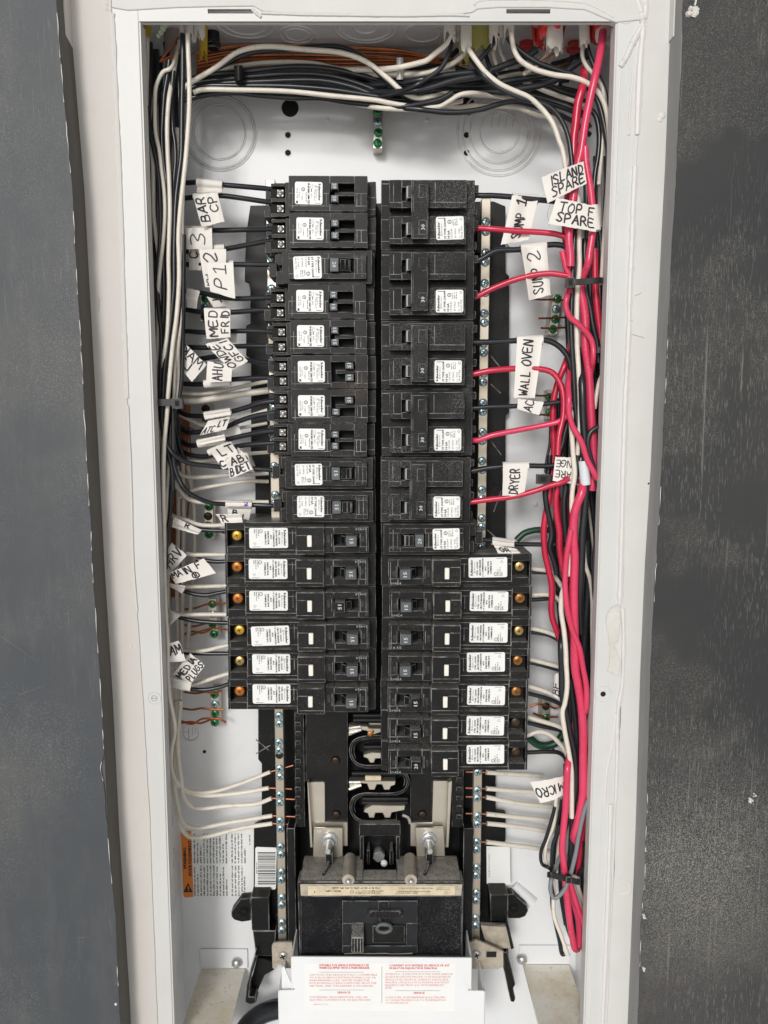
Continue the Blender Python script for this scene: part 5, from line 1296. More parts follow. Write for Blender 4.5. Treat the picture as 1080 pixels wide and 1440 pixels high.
# deep white wires and bare earths behind the bundle
for L_ in """w 6 72|249,654 250.6,694 251,740 250,768 249,840 250,900 248,940 247,985 246,1010 247,1040
w 6 70|257,650 258,700 258.5,740 258,775 257,830 256,900 255,972 254,1000
w 6 76|264,655 270,690 273,715 274,760 273,790 270,827 267,870 264,905 262,930""".split('\n'):
    a, b = L_.split('|'); W(a, b, 'white wire running down on the back wall behind the left bundle', 'white wires on the back wall at left')
for i in range(7):
    x = 240 + i * 2.2
    W('c 2 %d' % (80 + i % 4 * 3), '%.1f,%d %.1f,690 %.1f,740 %.1f,800 %.1f,840' % (x + 14, 570, x + 6, x + 2, x, x + 1), 'bare copper wire running down deep behind the left bundle', 'bare copper wires behind the left bundle')
W('c 2.2 82', '266,600 268,640 266,700 263,730 262,745', 'bare copper wire running down deep behind the left bundle', 'bare copper wires behind the left bundle')
W('c 2 80', '252,588 258,600 270,603 276,608 262,612 255,605 262,598', 'curled bare copper wire end under the left cable tie')

# lower neutrals, left
E1 = (20, 0, -1)
for s_, lb in [('242,995,40 243,1030,42 240,1060,46 243,1090,50 254,1108,56 280,1118,60 330,1116,62 378,1108,61', 'second'),
               ('254,985,44 252,1010,44 250,1045,46 255,1097,52 260,1123,56 275,1136,60 320,1133,62 362,1130,62 382,1122.5,61', 'third'),
               ('247,985,52 248,1040,52 245,1090,54 250,1132,57 258,1157,60 275,1164,62 320,1157,62 383,1147,61', 'fourth'),
               ('240,1000,56 241,1060,56 243,1107,58 248,1140,60 257,1168,62 268,1177,63 292,1176,64 337,1165,63 383,1158,61', 'lowest')]:
    W('w 6 56', s_, 'white neutral wire curving to the lower left neutral bar, %s of the five' % lb, None, E1)
# neutrals, upper left
for a, s_, lb in [('w 6 62', '250,552 283,554 325,547 352,541 377,536', 'white wire above the left cable tie, upper of the pair to the neutral bar'),
                  ('w 9.5 60', '250,562 275,564 294,561.5 335,555 378,549', 'thick white wire above the left cable tie, lower of the pair to the neutral bar'),
                  ('w 6 64', '244,578 262,588 285,598 315,596 345,587 376,577', 'white wire just under the left cable tie, partly behind a folded tag'),
                  ('w 5 66', '250,585 252,600 262,606 300,607 342,601 376,595', 'white wire low under the left cable tie behind the tag cluster'),
                  ('w 5.5 60', '248,644 270,648 294,647 346,638.5 378,636', 'white wire running behind the BIDET tag to the neutral bar'),
                  ('w 6 62', '246,660 256,668 269,671 300,670 325,668 378,665.6', 'white wire under the BIDET tag to the neutral bar'),
                  ('w 5.5 64', '252,700 262,694 271,689.6 304,683 346,677 378,677', 'white wire rising to the neutral bar below the BIDET tag'),
                  ('w 6 56', '241,668 245,679 262.5,700 279,706 325,706 378,706', 'white wire curving beside the long black wire to the tenth left breaker')]:
    W(a, s_, lb)
# blacks to the left column
FD = [('1', 'upper', '250,256 262.5,257 277,256.5 314.6,260 350,263 373,265 393,267'), ('1', 'lower', '250,280 259,279 275,277 308,275 346,279.5 373,283.5 393,286'),
      ('2', 'upper', '250,322 265,323 300,324 346,323 372,322.5 396,321'), ('2', 'lower', '250,355 275,353 317,350 346,344.6 373,339.5 396,337.5'),
      ('3', 'only', '250,373 259,372 290,372 329,372 372,372 402,372'), ('4', 'upper', '252,408 283,412 308,417.5 333,420 365,419 396,418'),
      ('4', 'lower', '250,433 262,435.5 289.6,439.5 329,439 365,436 396,436'), ('5', 'upper', '250,466 265,466 290,467.5 335,465.5 372,466 398,468'),
      ('5', 'lower', '250,487 262,488 287.5,489 325,487.5 358,486.5 398,487'), ('6', 'upper', '280,505 320,500 350,507 377,510 400,513'),
      ('6', 'lower', '248,536 258,539.6 290,540 325,534 350,532 379,531 400,531'), ('7', 'upper', '245,570 258,582 276,585 300,584 325,579 346,573 364,567 400,562'),
      ('7', 'lower', '246,590 262,607 290,606 318,600 337.5,591.7 362.5,584 400,579'), ('8', 'upper', '250,616 265,626 285,625 319,618 350,611 372,607 402,605'),
      ('8', 'lower', '246,628 262,638 290,642 315,634 335,627.5 360,624.5 402,622')]
for n, t, s_ in FD:
    q = s_.split(); m = len(q)
    q = ' '.join('%s,%.1f' % (p, 60 + (33 - 60) * (i / (m - 1)) ** .8) for i, p in enumerate(q))
    nm = ORD[int(n) - 1]
    W('k 7 40', q, 'black wire to the %s breaker of the left column%s' % (nm, '' if t == 'only' else ', %s terminal' % t))
# pairs to the long breakers, left
PR = [('topmost', '238,722 246,727 262,731 279,737.5 296,739 312.5,738.5 322,738', '270,742 285,745 300,746 322,746'), ('second', '262,778 269,780 290,780 322,780', '276,786 295,789 306,790 322,789'),
      ('third', '246,826 261,825 290,824.5 322,823.5', '248,828 259,831 272,835 290,837 306,834 322,831'), ('fourth', '246,862 256,864 290,864 322,864', '240,862 252.5,868 271,872.5 295,875 322,876'),
      ('fifth', '246,913 262,914.5 275,916 292.5,914 308,910 322,907', '248,917 260,918 290,919 322,919'), ('lowest', '256,961 269,962.5 280,960 292.5,956 308,951 322,947', '250,965 267.5,969 285,970 296,969 310,966 324,961')]
for nm, a, b in PR:
    W('w 6 50', a, 'white wire from the %s arc-fault breaker of the left column' % nm)
    W('k 6 50', b, 'black wire from the %s arc-fault breaker of the left column' % nm)
# bare earths to the green screws, left
for i, s_ in enumerate(['256,857 275,855 290,850 299,849 320,848', '254,877 270,881 285,878 297,874', '253,890 268,893 284,887 297,884 312,884 322,886', '256,893 270,888 285,890 297,885', '258,973 275,975 290,973 300,975 312,971',
                        '256,996 270,998 284,996 300,998 314,998', '254,1017 268,1015 282,1017 300,1011 312,1012 318,1016', '255,1014 270,1018 284,1011 300,1010', '312,749 322,750']):
    W('c 3 78', s_, 'bare copper earth wire ending at the green screws on the left', 'bare earth wires on the left earth bars')

for s_ in ['746,421 766,421.5 782,421 797,423', '757,448 770,447.5 782,447 800,446', '760,461.5 772,461.5 780,461 800,461', '750,556 762,556.5 774,556', '757,583 768,583.5 774,583', '745,994 752,991 758,990 770,993', '750,1003 757,1006 766,1008 785,1008', '772,992 780,996 790,993']:
    W('c 3 78', s_, 'bare copper earth wire ending at the green screws on the right', 'bare earth wires on the right earth bars')

# ---------------- right side
FR = [('black', 'first', 'upper', 'k 7.5', '666,274 677,275 691,275 720,277 757,281 777,283 800,287 818,292'), ('red', 'first', 'lower', 'r 8', '663,321 677,321 691,322 729,325 764,327 785,330 797,335 803,345'),
      ('black', 'second', 'upper', 'k 8', '664,369 677,364 697,353 729,351 750,347 766,345 781,344 793,346 803,352'), ('red', 'second', 'lower', 'r 8', '661,419 670,417 691,406.5 722.5,394 749.6,387 774.6,384.6 799,388'),
      ('black', 'third', 'upper', 'k 8', '664,481.5 685,481 727,479 764,478 781,483.5 793,494 801,508 805,540 808,564'), ('red', 'third', 'lower', 'r 8.5', '661,527 675,524 691,521 733,518 760,519 776.6,524 787,537.5 792,554 792,585 786,612 784,640'),
      ('black', 'fourth', 'upper', 'k 7', '664,574 691,572 727,571 765,568 800,564'), ('red', 'fourth', 'lower', 'p 8', '661,619 672,619 691,612.5 733,604 764,598 785,593 797,585 802,572'),
      ('black', 'fifth', 'upper', 'k 7.5', '663,662.5 687,658 707,656 743,655 774.6,655 790,652'), ('red', 'fifth', 'lower', 'r 8', '661,706 691,702 722.5,698 754,689.6 774.6,682.5 791,678 800,672'),
      ]
for cn, nm, t, a, s_ in FR:
    q = s_.split(); m = len(q)
    ys = (30, 26) if cn == 'black' else (30, 17)
    q = ' '.join('%s,%.1f' % (p, ys[0] + (ys[1] - ys[0]) * i / (m - 1)) for i, p in enumerate(q))
    W(a + ' 25', q, '%s wire to the %s terminal of the %s double-pole breaker on the right' % (cn, t, nm))
W('k 6.5 36', '655,758 690,760 723,764.6 754,765.6 798,765.6', 'black wire to the single breaker marked 20 on the right')
W('g 9 70', '726,760 730,756 737,750 749.6,746 762,745 775,746', 'dark green wire arching behind the reds above the right long breakers')
W('g 11 74', '742,1037 746.7,1040 756,1047 767.5,1049 781,1045 790,1036 795,1024', 'dark green wire sagging behind the lowest right breakers')
RP = [('topmost', '740,797 751,800 764,801.5 776,804.6 784,816 792,828', '740,803.5 751,804.6 771.7,806 785.6,813 795,826'), ('second', '742,836 751,836.5 766,836 780,839 793,852', '740,843.5 749,843.5 785.6,842 796,846'),
      ('third', '740,883 749,884 769,888.6 788,897 796,903', '740,888.5 748,889 771.7,893 785.6,901 794,914'), ('fourth', '738,926 746.7,927.5 785.6,937.5 796,941', '738,931 748,932 785.6,942 796,946'),
      ('fifth', '738,964 746.7,966 769,973 788,983 796,992', '738,973 746.7,976 766,981 787,990 798,1000'), ('sixth', '736,1006 745,1009 765,1015 787,1022 800,1030', '736,1015 745,1017 765,1022 788,1027 800,1034'),
      ('lowest', '736,1036 744.6,1033 758,1029 773,1033 785.6,1044 794,1055 800,1068', '735,1058 744,1058 772,1057 785.6,1058.5 794,1065 797,1075 798,1090')]
for nm, a, b in RP:
    W('w 6.5 46', a, 'white wire from the %s arc-fault breaker of the right column' % nm)
    W('k 6 48', b, 'black wire from the %s arc-fault breaker of the right column' % nm)
E2 = (-18, 0, .4)
for nm, s_ in [('topmost', '762.6,1091 720,1088.5 684,1086'), ('second', '790,1116 748,1113.6 710,1111 684,1108.7'), ('third', '800,1139 780.5,1135 731.6,1130 684,1121'),
               ('fourth', '795,1157 775.6,1154 731.6,1149.5 684,1144.6'), ('fifth', '786,1173 769,1169 728,1162.5 685,1158'), ('lowest', '785,1200 757.7,1193.6 715,1188 684,1184')]:
    W('w 6.5 66', ' '.join('%s,%d' % (p, 78 - 16 * i / (len(s_.split()) - 1)) for i, p in enumerate(s_.split())), 'white neutral wire to the lower right neutral bar, %s of six' % nm, None, E2)
for x, y, X in [(657,1107,1), (657,1117,1), (656,1145,1), (656,1157,1), (656,1181,1), (410,1122,0), (410,1147,0), (409,1160,0)]:
    pass
GR = 'wires bundled down the right side of the box'
LBR = {'k': 'black wire in the vertical bundle inside the right edge of the box', 'w': 'white wire in the vertical bundle inside the right edge of the box', 'r': 'red wire in the vertical bundle inside the right edge of the box', 'p': 'red wire in the vertical bundle inside the right edge of the box'}
RIGHT_B = """p 11 14|848,44,24 845,69,20 838,103 830,138 823,173 819,200 816.5,216 812.6,232 807,273 801,320 800,340 802,358 802,375
r 12 26|822,98,40 819,124 813,145 809,180 807,194 806,222 801,260 797,300 796,330 799,350
p 9 18|790.6,353 794.5,370 795.6,375 800,388 801,398 800,413
p 8 13|800,405,20 797,418 795.6,430 801,445 818,460 830,475 834,488 834,505 832,520,20 829,535,26
p 12 20|814,395 818,415.6 821,432 823,450 823,485 827.5,520 830,560 831.7,592 834.4,633 834,665 832,690
r 10 26|836,350 836.5,370 837,402 840,436 843.5,464 844.5,485 842,500
p 8 10|807,495,44 801,522,28 799,540,18 800,560 800,578 805,599 818,622 826,647 837,668 841,685,20
r 9 36|806,470,62 800,495,46 795.6,510 786,534 779,560 777.5,592 779,633 776,660 772,700 765,740 766,775 771.7,802 776,823 776,865 784,890 792,915,46 800,960,56
r 9 30|788,640 786,665 784.4,682 781.7,703 783,724 787,750 787,768 791,795.5 795,815
p 12 14|824,635,32 820,668,22 819,689 809,717 806,750 808,782 807,823 807,858 808,893 809,940 812,958 817.5,992 820,1027 820,1069 820,1097 819.5,1118 815,1146 809,1169 806,1185,20 803,1205,26
p 8 11|803,745 796,788.6 794.6,823 798,858 805,886 814.7,911 820,940 824.4,965 824.4,992.5 821,1010,20 817,1030,26
p 9.5 12|808,1010,46 804,1045,28 801,1062,20 798,1080 796.7,1103.6 796,1127.5 792.5,1165 790.6,1193 792.5,1212 794.4,1234 796,1249 800,1287 805.6,1322,16 808.5,1334,19 812,1334,22 814.5,1322,24 814,1296,24 804,1259,24 800,1235,26
p 9 18|797,1225 804,1250 815,1283 825,1309 832,1325
r 7 34|834,1060 830,1076 827,1094 829,1120 824,1150 819,1180 814,1212 811,1230
r 7 30|842,540 845,570 846,600
w 7 22|657,66,28 667.4,82 684,103 703.7,118.5 723,127.6 744,137 762,153 777,173 787,200 790.6,209 794.5,230 797,250
w 7 18|810,262 814,290 814.6,323.5 814.5,350 815,374 812,408.6 811,443 811.5,485 813.6,520 815.5,560 815,600 812,640
w 7 24|719,46 720,55 723,70 731,84 751,97 778.6,105 806,109 824.4,116 839.7,128 849.4,145 855,170 857,200 855,260 850,330 846,400
w 6 34|820,58 819,80 826,95 833,103 844,117 849,134 850,170 846,215 842,260
w 7 16|806,540,40 804,570,26 803,590 804,608 806.7,647 808,668 805,689 804,710 805,730 802,750 801,782 801,810
w 7 15|800,800,44 795,818,26 793,827 790.5,834 789,858 793,886 795.5,913.6 796,930 797.5,965 794,990 791,1000 794,1027 799.4,1055 803.6,1083 804,1110 804,1150
w 6 28|820,740 823,793 830,816 833,844 833,879 833.5,940 833.5,972 830,1006 826,1034 822,1060
w 6 22|850,516 848,524 843,536 838.6,557 836,575
w 5.5 26|784,1105 782,1124 778,1161 768,1187.5 767,1210 771,1216
w 6 22|777,1235 778.4,1255 779,1287 789,1315 797,1338 799,1343
w 6 40|808,1225 812,1244 819,1268 824,1296 826,1315
w 5 40|802,310 803,330 804,360 803,420
w 5 58|845,215 843,290 846,360 842,440 846,520 845,600
w 5.5 44|812,360 815,480 812,600 814,680 815,760
k 7 23|662,82,32 678,104 697,121 717,131.5 740,140.5 758,144 776,153 790,170 799.4,194 803.5,222 806,250
k 7.5 28|714,52 723,64 740,78 758,89 785.6,99 806,106 827,123 840,142 849,173 853.6,200 855,213 854,248 851.5,287 851,330 848,402 849.7,443 851,485 850,540
k 6 34|824.4,58 830,80 841,106 851,128 854,159 856,190 858,240 856,320 853,400
k 7.5 34|825,150 837,162 842.5,187 841,220 837,242 835,270 836,300 834,340
k 7 19|808,285 809,310 808,330 806,370 804.6,408.6 803,457 804,485 806.7,527 808,560 810,585 812,600 813,630 810,680
k 9 24|823,336 822,360 823,374 824,408.6 830,436 834,460 840,485 842,510
k 7 32|830,365 830,415 834,450
k 6.5 30|843,320 844.5,345 846,370 848,410
k 10.5 15|816,490,46 817,515,26 818,530,18 819,550 820,585 822,619 823,647 823.5,689 822,717 819,750 818,782 816,823 815,850,20 817,890,26
k 7 12|862,604 850,600 843,600 836,603 829,610 826.5,626 831.7,647 837,668 842,689 843,717 840,750 835.6,788.6 835.6,823 838,858 839,890 838,930,22
k 9 28|798,594 794,610 791,624 786,640 790,665 795.6,683 793.5,703 794,730 797,760
k 8 34|773,640 772,658 767,689 768.5,710 776,750 773,770 776,780 781,795 783,808
k 4 40|774,600 773,625 769,645 767,665
k 9 18|800,860,48 792,885,30 789,905 790,944 791,978.6 796.7,1006 802,1034 808,1062 809.5,1090 808.5,1115 805,1137 804,1174 802,1210 800,1232,24
k 8 24|802,955 805,978.6 809,1013 811.5,1048 812,1075
k 8 36|826,760 827,830 824.4,865 822,910 820,960
k 8 40|812,780 813,865 821.7,900 825,950 826,1010
k 8 46|833,800 832,900 832,1000 828,1080 826,1150
y 6 10|834,1105 832,1114 822.5,1137 814,1174 809,1202.5 800,1236 790.6,1255 780,1263 775,1256 774.7,1240 781,1221,18 788,1205,24
k 5 24|780,1135 777.5,1146 768,1178 760.6,1199 762.5,1215 771,1220,20 778,1224
k 5.5 20|786,1160 785,1169 778,1187 776,1215 775,1240 778,1262
k 5 28|821,1185 821.5,1200 819.7,1219 813,1231
k 6 26|776,1255 777.5,1278 787,1324 791,1342 794,1341
k 7 30|815,1290 819,1311 820.5,1334 824,1334 826,1318
k 8 34|793,1220 792,1260 798,1300 806,1325
k 7 54|822,380 822,450 820,520 818,600 822,680 820,760
k 7 58|833,400 836,480 838,560 840,640 838,720 842,800 840,880 838,960
k 7 62|844,350 845,450 846,550 845,650 844,750 843,850 841,950 838,1050
k 7 60|808,640 806,720 805,800 806,880 803,960
r 8 56|803,690 800,760 802,840 806,920 812,1000
k 7 66|852,220 853,300 851,380 850,460 848,560
r 8 60|838,560 842,640 838,720 836,740
k 7 50|790,540 788,600 783,680 781,760 785,830
k 8 42|796,1075 795,1120 789,1165 786,1210
k 7 44|816,1110 812,1160 809,1215
k 7 48|830,660 832,700 838,760 834,820
k 8 70|783,560 782,620 784,700 780,760 786,840 790,900 792,960
k 8 72|797,420 800,500 797,580 795,660 797,740 800,820 804,900 806,980 808,1060
k 8 74|812,300 814,400 812,500 808,600 812,700 808,800 814,900 818,1000 816,1080 810,1160
k 8 76|824,260 826,360 828,460 824,560 826,660 828,760 824,860 828,960 830,1060 822,1160
k 8 78|838,220 840,320 842,420 838,520 840,620 838,720 836,820 838,920 836,1020 832,1100
r 8 66|786,700 790,760 796,820 800,880 806,950 810,1010
w 6 64|795,690 797,740 795,790 798,840
w 6 62|828,690 832,740 838,800 836,870 832,930
k 7 42|803,900 800,950 803,1010 808,1060
w 5.5 34|801,1085 797,1130 790,1165 785,1200 782,1232
k 7 36|806,1090 800,1140 792,1180 788,1225 790,1262 796,1300
w 5 38|812,1150 806,1190 803,1215 806,1240
k 7 32|818,1120 813,1160 808,1200 806,1228
k 6 46|826,1140 822,1190 818,1230 822,1280 828,1310
w 5 46|786,1130 783,1165 777,1195 775,1212
k 5 40|790,1125 786,1150 781,1180 778,1215
k 6 40|800,1225 802,1262 808,1300 812,1328"""
for L_ in RIGHT_B.strip().split('\n'):
    a, b = L_.split('|'); lb = LBR.get(a[0], 'grey wire looping round the bottom of the right bundle')
    W(a, b, name_of(L_, lb), GR if a[0] != 'y' else None)
W('p 10 13', '823,207 824,229 829.5,261 833,291 834,310 833,329 829.5,352 827,370 820,390,20', 'bright red wire with a cut top end beside the two SPARE tags')

# ---------------- top bundle
GT = 'wires crossing the top of the box'
LBT = {'k': 'black wire in the horizontal bundle across the top of the box', 'w': 'white wire in the horizontal bundle across the top of the box'}
TOP_B = """w 7 40|258,124 270,115 302,96 335,73 370,65.5 432,70 481,74.6 516,87.5 545,110 568,130 587.6,138 604,136 632,131,50 670,126,58
k 7 44|300,98 319,89 351,74.6 400,69 451,65 480.6,66.5 503,76 529,99 552,121.6 581,141 600,139 606,130 610,122
w 6.5 62|280,110 309,99 367,89 438.5,89 477,97 516,97 594,104 640,100
k 8 58|262,116 280,108.6 351,100.5 412.6,94 464,97 516,108.6 562,120 600,126
k 8 54|262,122 276,117 351,108.6 416,104 471,108.6 529,128 548,140
k 8 50|262,126 310,118 367,115 451,113.5 497,123 536,138 560,145
k 8 48|262,130 273,123 351,121 406,121.6 464,126 505,132 560,140 620,138
w 6.5 40|272,130 283,126.4 335,126.4 409,128.7 464,134.5 529,141 549,145 575,149 610,148,48 650,142,56
k 7 46|258,142 270,138 319,130 367,134.5 416,138 451,138 497,145 562,148.5 620,142 650,135
k 7 66|262,118 330,112 420,108 500,116 560,130 620,128 700,118
k 7 68|262,124 340,122 440,118 520,130 600,120 680,112 740,100
k 7 60|262,132 330,127 430,132 520,138 610,132 690,124 760,110
k 7 70|480,100 540,98 600,92.6 626,85 644,70
w 6.5 42|470,140,60 505,147,52 536,152 581,154 604,151.5 619,149.6 632,142 645,134 660,131 690,134,52 730,142,60 770,160,66 800,190,70
k 7 40|500,144,54 530,149,46 562,150 600,144.5 623,138 636,130
k 7.5 38|510,144,52 550,150,44 590,154 602.6,155.5 626,158 652,157.5 678,153.5 703.7,145.8 722,143 760,152,50 800,168,60 830,190,66
w 6 66|610,150 619.5,147.7 645,150.5 671,147.7 700,149 729,152 740,156 757,162 775,165
w 6 68|640,132 678,134 701,135 725,140
k 6.5 30|530,138,48 560,130,38 585,120 600,111 619.5,96.5 630,78 635,60 637,50
w 7.5 30|470,98,64 520,98,50 560,95 591,88 600,85 613,74.5 628.5,61.5 637.6,45
w 7 38|500,104,64 550,106,50 590,104 610,100 630,92.6 645,83.5 653,76
k 9 36|500,122,62 545,118,48 590,113 610,109 645,104 670,101.7 693,98 716.7,88.7 740,80 755,70
k 9 34|480,126,64 530,130,50 580,128 600,125 639,113 671,107 690,101
k 7.5 52|580,118 600,118.5 639,122 678,121 703.7,118.5 729.6,113 758,108 790,100
k 7.5 50|590,130 600,129 652,127.6 690.7,129 720,131 745,127
k 9.5 36|715,127 730,125.6 758,120 785.6,110 799.4,98 816,86 828,76
k 8 46|700,117 730,111.7 751,109 778,104 795,92 805,80
k 6.5 30|668,95 676.5,82 688,68 695,58 700,48
w 6 54|735,112 760.5,125.6 785.6,135 810.6,143.6 830,152
k 6.5 58|745,112 769,120 792.5,130 812,136.7 830,148
k 6.5 60|740,136 758,141 781,148 808,157.5 826,165
w 5.5 48|700,60 704,75 710,88 712,98
w 5.5 46|692,60 694,78 698,92
k 6 50|680,70 684,80 688,92 700,105
w 7 46|772,72 764,84 755,92 735,106
k 6.5 44|762,58 752,68 742,76 730,84
w 6 58|700,110 730,104 760,108 785,118
k 6 66|640,95 700,112 760,118 820,130
k 8 74|262,126 360,120 460,122 560,132 640,126 720,118 800,112
k 8 74|262,134 360,129 460,132 560,140 640,134 720,126 790,118
k 8 72|262,114 340,110 430,106 520,112 600,116 680,108 760,96
k 7 70|660,118 720,124 770,135 810,150 830,180
k 7 64|730,98 770,92 800,84 825,72
w 6 62|765,75 750,88 738,102 725,112
w 6 58|780,74 770,90 752,104 735,116"""
for L_ in TOP_B.strip().split('\n'):
    a, b = L_.split('|'); W(a, b, name_of(L_, LBT[a[0]]), GT)
r3 = random.Random(4)
for i in range(22):
    f = i / 21
    y0 = 70 + 34 * f; y1 = 64 + 30 * f + r3.uniform(-3, 3); y2 = 72 + 20 * f + r3.uniform(-2, 2); y3 = 80 + 9 * f; y4 = 84 + 8 * f
    W('c 2.2 %d' % (66 + (i * 7) % 22), '276,%.1f 330,%.1f 420,%.1f 500,%.1f 560,%.1f 610,%.1f 660,%.1f' % (y0 + 4, (y0 + y1) / 2 - 2, y1, (y1 + y2) / 2, y2, y3, y4), 'bare copper wire in the orange sheaf across the top of the box', 'bare copper wires across the top')
for s_ in ['226,84 236,72 245,60 251,52', '224,86 240,79 252,72 258,66', '224,87 240,83 254,74', '744,96 768,82 790,70 816,58', '770,95 790,92 800,88']:
    W('c 2.4 44', s_, 'bare copper wire poking out among the cable jackets at the top', 'bare copper ends among the cable jackets')

# ---------------- cable ties
def tie(label, x0, x1, y0, y1, Y, head, tilt=0, m='tie', dep=22):
    c = P((x0 + x1) / 2, (y0 + y1) / 2, Y); rt = thing('cable_tie', label, 'cable tie', c)
    a, b = P(x0, y0, Y), P(x1, y1, Y); hh = (a.z - b.z) / 2
    q = [P(x0, (y0 + y1) / 2, Y + dep), P(x0, (y0 + y1) / 2, Y + 4), P(x0 + 3, (y0 + y1) / 2, Y + .6), P((x0 + x1) / 2, (y0 + y1) / 2 + tilt / 2, Y), P(x1 - 3, (y0 + y1) / 2 + tilt, Y + .6), P(x1, (y0 + y1) / 2 + tilt, Y + 4), P(x1, (y0 + y1) / 2 + tilt, Y + dep)]
    q = crom(q, 4); v = []; n = len(q)
    for i in range(n):
        t = (q[min(i + 1, n - 1)] - q[max(i - 1, 0)]).normalized(); o = Vector((t.y, -t.x, 0)).normalized() * .55 if abs(t.z) < .9 else Vector((0, -.55, 0))
        v += [q[i] + o + Vector((0, 0, hh)), q[i] + o - Vector((0, 0, hh)), q[i] - o - Vector((0, 0, hh)), q[i] - o + Vector((0, 0, hh))]
    f = [(0, 1, 2, 3), (4*n-1, 4*n-2, 4*n-3, 4*n-4)]
    for i in range(n - 1):
        for k in range(4): f.append((4*i+k, 4*i+(k+1) % 4, 4*i+4+(k+1) % 4, 4*i+4+k))
    part('strap', MB().add(v, f), M[m], rt, .15)
    if head:
        hx0, hx1, hy0, hy1 = head; a, b = P(hx0, hy0, Y - 3.2), P(hx1, hy1, Y - 3.2)
        hd = part('head', MB().box(a.x, b.x, Y - 3.2, Y + 1, b.z, a.z), M[m], rt, .5, M['edge'] if m == 'tie' else None)
        part('slot', MB().box(a.x + (b.x - a.x) * .3, b.x - (b.x - a.x) * .3, Y - 3.3, Y - 3.24, b.z + (a.z - b.z) * .25, a.z - (a.z - b.z) * .25), M['void'], hd)
    return rt
tie('black cable tie round the left vertical bundle', 212, 254, 561, 571, 12, (241, 257, 559.5, 575), 0, dep=50)
tie('black cable tie with its head at left round the upper right bundle', 799, 846, 393, 402, 6, (797, 808, 390, 404.5), -3, dep=40)
tie('short black cable tie by the right flange', 836, 853, 488, 497, 14, None, -1, dep=40)
tie('black cable tie beside the DRYER and RANGE tags', 758, 792, 669, 677, 24, (755, 774, 667, 681), -1, dep=40)
tie('black cable tie round the bottom of the right bundle', 771, 815, 1226, 1234, 5, (796, 804, 1233, 1243), 10, dep=30)
tie('black cable tie round the left part of the top bundle', 331, 340, 92, 113, 34, None)
tie('clear cable tie round the copper wires at the top', 559, 566, 81, 112, 34, None, 0, 'clear_tie')

# ---------------- cable jackets and clamps coming through the top
def jacket(label, x0, x1, y0, y1, m, Y=34, seed=0, ry=.55, cat='cable jacket', nm='cable_jacket', lean=0):
    rr = random.Random(seed); rt = thing(nm, label, cat, P((x0 + x1) / 2, y0 - 18, Y))
    n = 20; v = []; ys = [y0 - 22, y0 - 4, (y0 + y1) / 2, y1]
    for j, y in enumerate(ys):
        for i in range(n):
            a = 2 * math.pi * i / n; k = j / 3
            cx = (x0 + x1) / 2 + lean * k
            wdt = (x1 - x0) / 2 * (1 + .06 * k) * (1 + .05 * math.sin(3 * a + seed))
            yy = y + (rr.choice((-8, -3, 0, 3, 6, 8)) + rr.uniform(-1, 1) if j == 3 else 0)
            p = P(cx + wdt * math.cos(a), yy, Y); v.append(Vector((p.x, Y + wdt * mmpx(y, Y) * ry * math.sin(a), p.z)))
    for t in range(len(v)): v.append(Vector((v[t].x * .985 + rt.location.x / S * .015, v[t].y + .4, v[t].z)))
    f = []; N_ = 4 * n
    for j in range(3):
        for i in range(n):
            i2 = (i + 1) % n; f.append((j*n+i, j*n+i2, (j+1)*n+i2, (j+1)*n+i)); f.append((N_+j*n+i2, N_+j*n+i, N_+(j+1)*n+i, N_+(j+1)*n+i2))
    for i in range(n): f.append((3*n+i, 3*n+(i+1) % n, N_+3*n+(i+1) % n, N_+3*n+i))
    part('torn_sleeve', MB().add(v, f), M[m], rt)
    return rt
for a in [('left of three torn white cable jackets at the upper left corner', 252, 262, 34, 43, 'jacket', 26, 1), ('middle of three torn white cable jackets at the upper left corner', 261, 271, 34, 54, 'jacket', 24, 2), ('right of three torn white cable jackets at the upper left corner', 270, 288, 34, 51, 'jacket', 28, 3),
          ('yellow cable jacket in the upper left corner', 202, 213, 34, 50, 'jacket_y', 34, 4), ('yellow cable jacket behind the dark clamp at the upper left', 281, 292, 50, 80, 'jacket_y', 50, 5), ('brownish shaded cable jacket deep in the upper left', 231, 254, 40, 78, 'jacket_p', 56, 6),
          ('white cable jacket with a long black wire at the upper middle right', 624, 640, 34, 54, 'jacket', 30, 7), ('narrow torn white cable jacket beside the dark connector', 637, 650, 34, 50, 'jacket', 36, 8), ('wide torn white cable jacket left of the dark connector', 648, 663, 34, 66, 'jacket', 28, 9),
          ('pale yellow cable jacket under the dark connector', 663, 692, 40, 68, 'jacket_yg', 44, 10), ('pale yellow cable jacket end among the top wires', 646, 660, 58, 84, 'jacket_yg', 52, 11), ('white cable jacket right of the dark connector', 688, 702, 34, 60, 'jacket', 30, 12),
          ('slim white cable jacket by the upper right slot', 700, 709, 34, 55, 'jacket', 32, 13), ('torn white cable jacket left of the red clamps', 708, 723, 34, 50, 'jacket', 28, 14), ('torn white cable jacket hanging in the left red clamp', 768, 791, 44, 68, 'jacket', 27, 15),
          ('narrow white cable jacket in the left red clamp', 752, 768, 40, 60, 'jacket', 40, 16), ('white cable jacket between the two red clamps', 815, 829, 34, 57, 'jacket', 26, 17), ('white cable jacket in the right red clamp', 838, 864, 44, 55, 'jacket', 27, 18)]: jacket(*a)
rt = thing('sealant_blob', 'pale green blob of sealant in the upper left corner', 'sealant', P(226, 38, 32))
m_ = MB()
for x, y, r in [(232,34,5),(229,40,4.5),(226,46,4),(223,51,3),(234,30,5)]: m_.dome(P(x, y, 34), (0, -1, -.2), r * .55, 4.5, 12, 4)
part('blob', m_, M['jacket_g'], rt)
